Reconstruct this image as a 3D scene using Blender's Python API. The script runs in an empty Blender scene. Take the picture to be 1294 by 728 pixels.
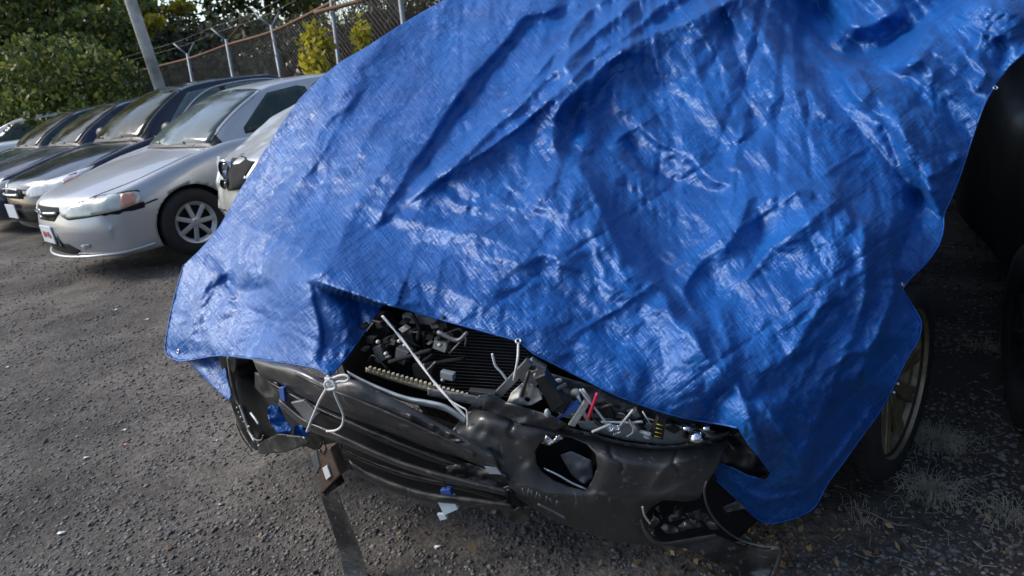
import bpy, math, random
import numpy as np
from mathutils import Vector, Matrix
from mathutils.bvhtree import BVHTree

random.seed(7)
RNG = np.random.default_rng(11)
SC = bpy.context.scene
COL = SC.collection

# ------------------------------------------------------------------ camera
PITCH, ROLL, FPX, CAMH = math.radians(19.5), math.radians(8.0), 870.0, 1.5
CF = np.array([0, math.cos(PITCH), -math.sin(PITCH)])
_R = np.array([1.0, 0, 0]); _U = np.array([0, math.sin(PITCH), math.cos(PITCH)])
CR = _R * math.cos(ROLL) - _U * math.sin(ROLL)
CU = _U * math.cos(ROLL) + _R * math.sin(ROLL)
CO = np.array([0, 0, CAMH])
cam_data = bpy.data.cameras.new('camera')
cam = bpy.data.objects.new('camera', cam_data); COL.objects.link(cam)
m = Matrix.Identity(4)
for i in range(3):
    m[i][0], m[i][1], m[i][2], m[i][3] = CR[i], CU[i], -CF[i], CO[i]
cam.matrix_world = m
cam_data.sensor_width = 36.0
cam_data.lens = 36.0 * FPX / 1294.0
cam_data.clip_start = 0.02; cam_data.clip_end = 1000
cam_data.dof.use_dof = True
cam_data.dof.focus_distance = 2.2
cam_data.dof.aperture_fstop = 5.6
SC.camera = cam
SC.render.resolution_x = 1024; SC.render.resolution_y = 576

# ------------------------------------------------------------------ sky, sun, exposure
SUN_EL, SUN_AZ = math.radians(40), math.radians(-78)     # azimuth from +Y towards +X
w = bpy.data.worlds.new('World'); SC.world = w; w.use_nodes = True
nt = w.node_tree; nt.nodes.clear()
out = nt.nodes.new('ShaderNodeOutputWorld'); bg = nt.nodes.new('ShaderNodeBackground')
sky = nt.nodes.new('ShaderNodeTexSky'); sky.sky_type = 'NISHITA'; sky.sun_disc = False
sky.sun_elevation = SUN_EL; sky.sun_rotation = SUN_AZ
sky.air_density = 1.0; sky.dust_density = 1.2; sky.ozone_density = 1.0
bg.inputs[1].default_value = 0.135
nt.links.new(sky.outputs[0], bg.inputs[0]); nt.links.new(bg.outputs[0], out.inputs[0])
sd = bpy.data.lights.new('sun', 'SUN'); sun = bpy.data.objects.new('sun', sd); COL.objects.link(sun)
sd.energy = 2.0; sd.angle = math.radians(24); sd.color = (1.0, 0.95, 0.88)
sdir = Vector((math.sin(SUN_AZ) * math.cos(SUN_EL), math.cos(SUN_AZ) * math.cos(SUN_EL), math.sin(SUN_EL)))
sun.rotation_euler = sdir.to_track_quat('Z', 'Y').to_euler()
sun.location = (-8, 6, 9)
SC.view_settings.view_transform = 'Standard'; SC.view_settings.look = 'None'
SC.view_settings.exposure = 0.66; SC.view_settings.gamma = 1.0
SC.render.engine = 'CYCLES'

# ------------------------------------------------------------------ helpers
def at(px, py, d):
    """point at measured bearing (photo pixels) and distance d along the view axis"""
    return CO + d * (CF + CR * (px - 647) / FPX - CU * (py - 364) / FPX)
def atz(px, py, z):
    r = CF + CR * (px - 647) / FPX - CU * (py - 364) / FPX
    return CO + r * (z - CAMH) / r[2]
def proj(P):
    v = np.asarray(P, float) - CO; d = v @ CF
    return 647 + FPX * (v @ CR) / d, 364 - FPX * (v @ CU) / d, d

def tag(o, label=None, cat=None, group=None, kind=None):
    if label: o['label'] = label
    if cat: o['category'] = cat
    if group: o['group'] = group
    if kind: o['kind'] = kind
    return o
def empty(name, loc, rz=0.0, label=None, cat=None, group=None):
    o = bpy.data.objects.new(name, None); COL.objects.link(o)
    o.empty_display_size = 0.1
    o.location = loc; o.rotation_euler = (0, 0, rz)
    return tag(o, label, cat, group)
def mesh_obj(name, V, F, mat, parent=None, smooth=True, world=True):
    """V in world space (world=True) or already in the parent's local space"""
    me = bpy.data.meshes.new(name)
    V = np.asarray(V, float)
    if parent is not None and world:
        M = np.array(parent_matrix(parent).inverted())
        V = V @ M[:3, :3].T + M[:3, 3]
    me.from_pydata([tuple(v) for v in V], [], [tuple(int(i) for i in f) for f in F])
    if smooth: me.polygons.foreach_set('use_smooth', [True] * len(me.polygons))
    if mat is not None: me.materials.append(mat)
    me.update()
    o = bpy.data.objects.new(name, me); COL.objects.link(o)
    if parent is not None: o.parent = parent
    return o
def parent_matrix(p):
    M = Matrix.LocRotScale(p.location, p.rotation_euler, p.scale)
    return parent_matrix(p.parent) @ M if p.parent else M

def smooth_poly(P, n=8, closed=False):
    P = np.asarray(P, float)
    if len(P) < 3 and not closed:
        t = np.linspace(0, 1, n + 1)[:, None]; return P[0] * (1 - t) + P[1] * t
    Q = np.vstack([P[-1], P, P[0], P[1]]) if closed else np.vstack([2 * P[0] - P[1], P, 2 * P[-1] - P[-2]])
    outp = []
    cnt = len(P) if closed else len(P) - 1
    for i in range(cnt):
        a, b, c, d = Q[i], Q[i + 1], Q[i + 2], Q[i + 3]
        for k in range(n):
            t = k / n
            outp.append(0.5 * ((2 * b) + (-a + c) * t + (2 * a - 5 * b + 4 * c - d) * t * t + (-a + 3 * b - 3 * c + d) * t ** 3))
    if not closed: outp.append(P[-1])
    return np.array(outp)

def tube_geo(P, r, seg=8, flat=1.0, cap=True):
    P = np.asarray(P, float); n = len(P)
    r = np.broadcast_to(np.asarray(r, float), (n,))
    T = np.gradient(P, axis=0); T /= np.linalg.norm(T, axis=1)[:, None] + 1e-12
    up = np.array([0, 0, 1.0]) if abs(T[0][2]) < .9 else np.array([1.0, 0, 0])
    N = np.cross(T[0], up); N /= np.linalg.norm(N)
    V = []; F = []
    for i in range(n):
        N = N - T[i] * (N @ T[i]); N /= np.linalg.norm(N) + 1e-12
        B = np.cross(T[i], N)
        for k in range(seg):
            a = 2 * math.pi * k / seg
            V.append(P[i] + r[i] * (math.cos(a) * N + flat * math.sin(a) * B))
    for i in range(n - 1):
        for k in range(seg):
            k2 = (k + 1) % seg
            F.append((i * seg + k, i * seg + k2, (i + 1) * seg + k2, (i + 1) * seg + k))
    if cap:
        F.append(tuple(range(seg))[::-1]); F.append(tuple((n - 1) * seg + k for k in range(seg)))
    return np.array(V), F
def tube(name, P, r, mat, parent=None, seg=8, sm=6, flat=1.0, world=True):
    Q = smooth_poly(P, sm) if sm and len(P) > 2 else np.asarray(P, float)
    if not np.isscalar(r):
        rr = np.interp(np.linspace(0, 1, len(Q)), np.linspace(0, 1, len(r)), r)
    else: rr = r
    V, F = tube_geo(Q, rr, seg, flat)
    return mesh_obj(name, V, F, mat, parent, True, world)

class MB:
    def __init__(s): s.V = []; s.F = []; s.n = 0
    def add(s, V, F):
        V = np.asarray(V, float); s.V.append(V); s.F += [tuple(i + s.n for i in f) for f in F]; s.n += len(V); return s
    def tube(s, P, r, seg=6, sm=0):
        Q = smooth_poly(P, sm) if sm else np.asarray(P, float)
        return s.add(*tube_geo(Q, r, seg))
    def box(s, c, half, ax=None, bev=0.0):
        return s.add(*box_geo(c, half, ax, bev))
    def build(s, name, mat, parent=None, smooth=False, world=True):
        return mesh_obj(name, np.vstack(s.V), s.F, mat, parent, smooth, world)
def box_geo(c, half, ax=None, bev=0.0):
    ax = np.eye(3) if ax is None else np.asarray(ax, float)
    hx, hy, hz = half
    b = bev or min(half) * .12
    V = []; idx = {}
    for sx in (-1, 1):
        for sy in (-1, 1):
            for sz in (-1, 1):
                for k in range(3):
                    p = np.array([sx * hx, sy * hy, sz * hz], float)
                    for j in range(3):
                        if j != k: p[j] -= (sx, sy, sz)[j] * b
                    idx[(sx, sy, sz, k)] = len(V); V.append(p)
    F = []
    for k in range(3):
        j, l = (k + 1) % 3, (k + 2) % 3
        for s in (-1, 1):
            def key(a, bb):
                t = [0, 0, 0]; t[k] = s; t[j] = a; t[l] = bb; return idx[(t[0], t[1], t[2], k)]
            q = [key(-1, -1), key(1, -1), key(1, 1), key(-1, 1)]
            F.append(tuple(q if s > 0 else q[::-1]))
    for k in range(3):      # edges parallel to k
        j, l = (k + 1) % 3, (k + 2) % 3
        for a in (-1, 1):
            for bb in (-1, 1):
                def K(s, f):
                    t = [0, 0, 0]; t[k] = s; t[j] = a; t[l] = bb; return idx[(t[0], t[1], t[2], f)]
                q = [K(-1, j), K(1, j), K(1, l), K(-1, l)]
                F.append(tuple(q if a * bb > 0 else q[::-1]))
    for sx in (-1, 1):
        for sy in (-1, 1):
            for sz in (-1, 1):
                q = [idx[(sx, sy, sz, k)] for k in range(3)]
                F.append(tuple(q if sx * sy * sz > 0 else q[::-1]))
    V = np.array(V) @ ax + np.asarray(c, float)      # rows of ax = local axes
    return V, F

def inside(poly, X, Y):
    res = np.zeros(X.shape, bool); n = len(poly)
    for i in range(n):
        x0, y0 = poly[i]; x1, y1 = poly[(i + 1) % n]
        if y0 == y1: continue
        c = ((y0 > Y) != (y1 > Y)) & (X < (x1 - x0) * (Y - y0) / (y1 - y0) + x0)
        res ^= c
    return res
def grid_fill(poly, step, holes=()):
    """quad grid filling a 2-D outline, its border snapped onto the outline"""
    poly = np.asarray(poly, float)
    x0, y0 = poly.min(0) - step; x1, y1 = poly.max(0) + step
    nx = int((x1 - x0) / step) + 2; ny = int((y1 - y0) / step) + 2
    gx = x0 + step * np.arange(nx); gy = y0 + step * np.arange(ny)
    X, Y = np.meshgrid(gx, gy)
    cin = inside(poly, X[:-1, :-1] + step / 2, Y[:-1, :-1] + step / 2)
    for h in holes: cin &= ~inside(h, X[:-1, :-1] + step / 2, Y[:-1, :-1] + step / 2)
    used = np.zeros(X.shape, int)
    for dy in (0, 1):
        for dx in (0, 1): used[dy:dy + cin.shape[0], dx:dx + cin.shape[1]] += cin
    ids = -np.ones(X.shape, int); msk = used > 0; ids[msk] = np.arange(msk.sum())
    P = np.stack([X[msk], Y[msk]], 1); cnt = used[msk]
    j, i = np.nonzero(cin)
    F = np.stack([ids[j, i], ids[j, i + 1], ids[j + 1, i + 1], ids[j + 1, i]], 1)
    b = np.nonzero(cnt < 4)[0]
    B = P[b]; best = np.full(len(b), 1e9); Q = B.copy()
    for a, c in [(np.asarray(L[k], float), np.asarray(L[(k + 1) % len(L)], float)) for L in [poly, *holes] for k in range(len(L))]:
        e = c - a; L = e @ e + 1e-12
        t = np.clip(((B - a) @ e) / L, 0, 1); q = a + t[:, None] * e
        d = ((q - B) ** 2).sum(1); mm = d < best; best[mm] = d[mm]; Q[mm] = q[mm]
    P[b] = Q
    return P, F
def border_edges(F):
    from collections import Counter
    c = {}
    for f in F:
        n = len(f)
        for i in range(n):
            a, b = int(f[i]), int(f[(i + 1) % n])
            if (b, a) in c: del c[(b, a)]
            else: c[(a, b)] = 1
    return list(c.keys())
def thicken(V, F, N, t):
    """front V, back V+N*t, rim closed"""
    n = len(V); F = [tuple(int(i) for i in f) for f in F]
    V2 = np.vstack([V, V + N * t])
    G = list(F) + [tuple(i + n for i in f[::-1]) for f in F]
    for a, b in border_edges(F): G.append((b, a, a + n, b + n))
    return V2, G

# ------------------------------------------------------------------ materials
def new_mat(name):
    mt = bpy.data.materials.new(name); mt.use_nodes = True
    n = mt.node_tree.nodes; l = mt.node_tree.links
    return mt, n, l, n['Principled BSDF']
def princ(name, col, rough=0.5, metal=0.0, var=0.15, scale=8.0, bump=0.0, bscale=60.0, coat=0.0, dirt=None, dirt_amt=0.0, spec=0.5, dscale=3.0, detail=6, scuff=0.0):
    mt, n, l, p = new_mat(name)
    tc = n.new('ShaderNodeTexCoord')
    ns = n.new('ShaderNodeTexNoise'); ns.inputs['Scale'].default_value = scale; ns.inputs['Detail'].default_value = detail
    l.new(tc.outputs['Object'], ns.inputs['Vector'])
    cr = n.new('ShaderNodeValToRGB'); l.new(ns.outputs['Fac'], cr.inputs[0])
    c = np.array(col[:3])
    cr.color_ramp.elements[0].position = 0.3; cr.color_ramp.elements[1].position = 0.7
    cr.color_ramp.elements[0].color = tuple(c * (1 - var)) + (1,)
    cr.color_ramp.elements[1].color = tuple(np.minimum(c * (1 + var), 1)) + (1,)
    last = cr.outputs[0]
    if dirt is not None:
        d2 = n.new('ShaderNodeTexNoise'); d2.inputs['Scale'].default_value = dscale; d2.inputs['Detail'].default_value = 9; d2.inputs['Roughness'].default_value = .65
        l.new(tc.outputs['Object'], d2.inputs['Vector'])
        r2 = n.new('ShaderNodeValToRGB'); r2.color_ramp.elements[0].position = .45; r2.color_ramp.elements[1].position = .65
        l.new(d2.outputs['Fac'], r2.inputs[0])
        mu = n.new('ShaderNodeMath'); mu.operation = 'MULTIPLY'; mu.inputs[1].default_value = dirt_amt; l.new(r2.outputs[0], mu.inputs[0])
        mx = n.new('ShaderNodeMixRGB'); mx.inputs[2].default_value = tuple(dirt) + (1,)
        l.new(mu.outputs[0], mx.inputs[0]); l.new(last, mx.inputs[1]); last = mx.outputs[0]
        ra = n.new('ShaderNodeMath'); ra.operation = 'MULTIPLY_ADD'; ra.inputs[1].default_value = (0.85 - rough) ; ra.inputs[2].default_value = rough
        l.new(mu.outputs[0], ra.inputs[0]); l.new(ra.outputs[0], p.inputs['Roughness'])
    else: p.inputs['Roughness'].default_value = rough
    if scuff:
        for rot, sc3 in (((.3, .5, .2), (90, 9, 60)), ((1.2, .2, .9), (70, 60, 6)), ((0, 0, 0), (45, 45, 45))):
            mp = n.new('ShaderNodeMapping'); mp.inputs['Rotation'].default_value = rot; mp.inputs['Scale'].default_value = sc3; l.new(tc.outputs['Object'], mp.inputs[0])
            q = n.new('ShaderNodeTexNoise'); q.inputs['Scale'].default_value = 1; q.inputs['Detail'].default_value = 3; l.new(mp.outputs[0], q.inputs['Vector'])
            r4 = n.new('ShaderNodeValToRGB'); r4.color_ramp.elements[0].position = .66; r4.color_ramp.elements[1].position = .72; l.new(q.outputs['Fac'], r4.inputs[0])
            m4 = n.new('ShaderNodeMath'); m4.operation = 'MULTIPLY'; m4.inputs[1].default_value = scuff; l.new(r4.outputs[0], m4.inputs[0])
            x4 = n.new('ShaderNodeMixRGB'); x4.inputs[2].default_value = (.34, .33, .31, 1); l.new(m4.outputs[0], x4.inputs[0]); l.new(last, x4.inputs[1]); last = x4.outputs[0]
    l.new(last, p.inputs['Base Color'])
    p.inputs['Metallic'].default_value = metal
    p.inputs['Specular IOR Level'].default_value = spec
    if coat: p.inputs['Coat Weight'].default_value = coat; p.inputs['Coat Roughness'].default_value = 0.05
    if bump:
        b = n.new('ShaderNodeBump'); b.inputs['Strength'].default_value = 1.0; b.inputs['Distance'].default_value = bump
        n2 = n.new('ShaderNodeTexNoise'); n2.inputs['Scale'].default_value = bscale; n2.inputs['Detail'].default_value = 5
        l.new(tc.outputs['Object'], n2.inputs['Vector']); l.new(n2.outputs['Fac'], b.inputs['Height']); l.new(b.outputs[0], p.inputs['Normal'])
    return mt
TARP_STEP = 2.2
WHEEL_AZ = -46.0
# ------------------------------------------------------------------ the blue tarpaulin
def tarp_material():
    mt, n, l, p = new_mat('blue_tarpaulin')
    tc = n.new('ShaderNodeTexCoord')
    uv = tc.outputs['UV']
    ns = n.new('ShaderNodeTexNoise'); ns.inputs['Scale'].default_value = 5; ns.inputs['Detail'].default_value = 8; ns.inputs['Roughness'].default_value = .65
    l.new(tc.outputs['Object'], ns.inputs['Vector'])
    cr = n.new('ShaderNodeValToRGB'); l.new(ns.outputs['Fac'], cr.inputs[0])
    e = cr.color_ramp.elements
    e[0].position = .3; e[0].color = (.003, .060, .26, 1); e[1].position = .72; e[1].color = (.006, .115, .42, 1)
    # worn pale scuffs and dust
    n3 = n.new('ShaderNodeTexNoise'); n3.inputs['Scale'].default_value = 38; n3.inputs['Detail'].default_value = 9; n3.inputs['Roughness'].default_value = .75
    l.new(tc.outputs['Object'], n3.inputs['Vector'])
    r3 = n.new('ShaderNodeValToRGB'); r3.color_ramp.elements[0].position = .56; r3.color_ramp.elements[1].position = .78; l.new(n3.outputs['Fac'], r3.inputs[0])
    mu = n.new('ShaderNodeMath'); mu.operation = 'MULTIPLY'; mu.inputs[1].default_value = .16; l.new(r3.outputs[0], mu.inputs[0])
    mx = n.new('ShaderNodeMixRGB'); mx.inputs[2].default_value = (.08, .20, .50, 1); l.new(mu.outputs[0], mx.inputs[0]); l.new(cr.outputs[0], mx.inputs[1])
    l.new(mx.outputs[0], p.inputs['Base Color'])
    rr = n.new('ShaderNodeMapRange'); rr.inputs[3].default_value = .26; rr.inputs[4].default_value = .42; l.new(n3.outputs['Fac'], rr.inputs[0]); l.new(rr.outputs[0], p.inputs['Roughness'])
    p.inputs['Specular IOR Level'].default_value = .7; p.inputs['Specular Tint'].default_value = (.70, .84, 1, 1)
    p.inputs['Sheen Weight'].default_value = .03; p.inputs['Sheen Roughness'].default_value = .35; p.inputs['Sheen Tint'].default_value = (.75, .85, 1, 1)
    # weave: two sets of tapes
    mp = n.new('ShaderNodeMapping'); mp.inputs['Rotation'].default_value = (0, 0, math.radians(38)); l.new(uv, mp.inputs[0])
    hs = []
    for sc3 in ((105, 13, 1), (13, 105, 1)):
        m5 = n.new('ShaderNodeMapping'); m5.inputs['Scale'].default_value = sc3; l.new(mp.outputs[0], m5.inputs[0])
        wv = n.new('ShaderNodeTexNoise'); wv.inputs['Scale'].default_value = 1; wv.inputs['Detail'].default_value = 1.5; l.new(m5.outputs[0], wv.inputs['Vector']); hs.append(wv.outputs['Fac'])
    ad = n.new('ShaderNodeMath'); ad.operation = 'ADD'; l.new(hs[0], ad.inputs[0]); l.new(hs[1], ad.inputs[1])
    b1 = n.new('ShaderNodeBump'); b1.inputs['Distance'].default_value = .0024; b1.inputs['Strength'].default_value = 1; l.new(ad.outputs[0], b1.inputs['Height'])
    # small crinkles
    n4 = n.new('ShaderNodeTexNoise'); n4.inputs['Scale'].default_value = 95; n4.inputs['Detail'].default_value = 4; n4.inputs['Roughness'].default_value = .6; n4.inputs['Distortion'].default_value = 1.2
    l.new(tc.outputs['Object'], n4.inputs['Vector'])
    b2 = n.new('ShaderNodeBump'); b2.inputs['Distance'].default_value = .0030; b2.inputs['Strength'].default_value = .6; l.new(n4.outputs['Fac'], b2.inputs['Height']); l.new(b1.outputs[0], b2.inputs['Normal'])
    vo = n.new('ShaderNodeTexVoronoi'); vo.feature = 'DISTANCE_TO_EDGE'; vo.inputs['Scale'].default_value = 26
    nd = n.new('ShaderNodeMixRGB'); nd.blend_type = 'ADD'; nd.inputs[0].default_value = .18; l.new(tc.outputs['Object'], nd.inputs[1]); l.new(ns.outputs['Color'], nd.inputs[2]); l.new(nd.outputs[0], vo.inputs['Vector'])
    vr = n.new('ShaderNodeMapRange'); vr.inputs[2].default_value = .12; l.new(vo.outputs['Distance'], vr.inputs[0])
    b3 = n.new('ShaderNodeBump'); b3.inputs['Distance'].default_value = .002; b3.inputs['Strength'].default_value = .22; l.new(vr.outputs[0], b3.inputs['Height']); l.new(b2.outputs[0], b3.inputs['Normal'])
    # creased facets: every cell of the crumpled film is a small tilted plane
    last = b3
    nm = n.new('ShaderNodeTexNoise'); nm.inputs['Scale'].default_value = 3.2; nm.inputs['Detail'].default_value = 3; l.new(tc.outputs['Object'], nm.inputs['Vector'])
    mr = n.new('ShaderNodeMapRange'); mr.inputs[1].default_value = .38; mr.inputs[2].default_value = .62; mr.inputs[3].default_value = .2; mr.inputs[4].default_value = 1.0; l.new(nm.outputs['Fac'], mr.inputs[0])
    for k, (S, amp, wn, wa) in enumerate(((9, .22, 5, .14), (26, .22, 12, .05), (75, .22, 40, .02))):
        w1 = n.new('ShaderNodeTexNoise'); w1.inputs['Scale'].default_value = wn; w1.inputs['Detail'].default_value = 2; l.new(tc.outputs['Object'], w1.inputs['Vector'])
        sb = n.new('ShaderNodeVectorMath'); sb.operation = 'MULTIPLY_ADD'; sb.inputs[1].default_value = (wa, wa, wa); l.new(w1.outputs['Color'], sb.inputs[0]); l.new(tc.outputs['Object'], sb.inputs[2])
        rt = n.new('ShaderNodeMapping'); rt.inputs['Rotation'].default_value = (.4 + k, .7 * k, .5 + .9 * k); rt.inputs['Scale'].default_value = (1, .45, 1); l.new(sb.outputs[0], rt.inputs[0])
        v2 = n.new('ShaderNodeTexVoronoi'); v2.inputs['Scale'].default_value = S; l.new(rt.outputs[0], v2.inputs['Vector'])
        df = n.new('ShaderNodeVectorMath'); df.operation = 'SUBTRACT'; l.new(rt.outputs[0], df.inputs[0]); l.new(v2.outputs['Position'], df.inputs[1])
        cc = n.new('ShaderNodeVectorMath'); cc.operation = 'SUBTRACT'; cc.inputs[1].default_value = (.5, .5, .5); l.new(v2.outputs['Color'], cc.inputs[0])
        dt = n.new('ShaderNodeVectorMath'); dt.operation = 'DOT_PRODUCT'; l.new(df.outputs[0], dt.inputs[0]); l.new(cc.outputs[0], dt.inputs[1])
        mm = n.new('ShaderNodeMath'); mm.operation = 'MULTIPLY'; l.new(dt.outputs['Value'], mm.inputs[0]); l.new(mr.outputs[0], mm.inputs[1])
        bb = n.new('ShaderNodeBump'); bb.inputs['Strength'].default_value = 1; bb.inputs['Distance'].default_value = amp; l.new(mm.outputs[0], bb.inputs['Height']); l.new(last.outputs[0], bb.inputs['Normal']); last = bb
    l.new(last.outputs[0], p.inputs['Normal'])
    return mt
M_TARP = tarp_material()

TARP_OUT = [(209,445),(213,410),(222,370),(232,335),(250,318),(262,305),(278,285),(300,245),(325,205),(350,165),(378,125),(405,98),(430,78),(465,58),(500,35),(530,17),(560,0),(600,-30),(660,-90),
 (1370,-90),(1370,-20),(1325,30),(1294,68),(1275,85),(1258,108),(1245,130),(1232,165),(1222,195),(1212,225),(1200,255),(1193,270),(1192,290),(1185,312),(1168,335),(1150,352),(1140,366),(1152,385),(1164,407),(1160,430),(1145,455),(1128,490),(1112,520),(1090,550),(1065,585),(1045,612),(1030,640),(1010,652),(985,660),(965,660),(945,645),(920,620),(893,596),(905,583),(925,590),(945,600),(968,606),(973,598),(960,580),(945,562),(932,541),(915,537),(860,527),(820,515),(780,500),(740,480),(700,460),(675,447),(655,432),(630,424),(590,413),(550,402),(520,393),(490,385),(482,388),(470,405),(452,432),(435,455),(422,470),(414,474),(400,466),(370,460),(330,455),(290,450),(270,450),(235,456),(222,455)]
TARP_CTL = [(209,445,2.72),(240,455,2.62),(285,452,2.44),(330,457,2.24),(414,474,1.90),(485,385,1.93),(445,445,1.92),(390,358,2.03),(560,403,1.90),(655,430,1.84),(760,490,1.79),(860,525,1.75),(930,540,1.72),
 (975,600,1.82),(900,590,1.9),(965,660,1.92),(1030,640,1.93),(1110,520,1.93),(1165,410,1.96),(1140,366,2.04),(1185,310,2.14),(1193,270,2.22),(1222,195,2.32),(1258,110,2.38),(1294,65,2.42),
 (1370,-20,2.5),(1370,-90,2.7),(1200,-90,3.1),(1050,-90,3.2),(900,-90,3.4),(780,-90,3.7),(660,-90,3.9),(560,-40,3.9),
 (560,0,3.7),(465,58,3.5),(405,98,3.4),(340,180,3.2),(278,285,2.98),(232,335,2.86),
 (310,330,2.66),(330,400,2.42),(400,250,2.72),(470,300,2.32),(450,180,2.92),(560,100,3.15),(500,235,2.58),
 (600,200,2.62),(560,300,2.2),(640,300,2.12),(690,130,2.78),(700,240,2.3),(680,360,1.98),(780,400,1.9),
 (760,60,2.98),(800,150,2.66),(860,250,2.3),(880,350,2.06),(900,450,1.84),(930,60,2.85),(960,160,2.5),(960,280,2.08),(1000,400,1.80),(980,520,1.76),
 (1060,520,1.88),(1080,420,1.90),(1070,300,2.02),(1100,200,2.28),(1040,100,2.62),(1150,120,2.42),(1130,330,2.06),(1180,30,2.62),(1060,20,2.95)]
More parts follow.
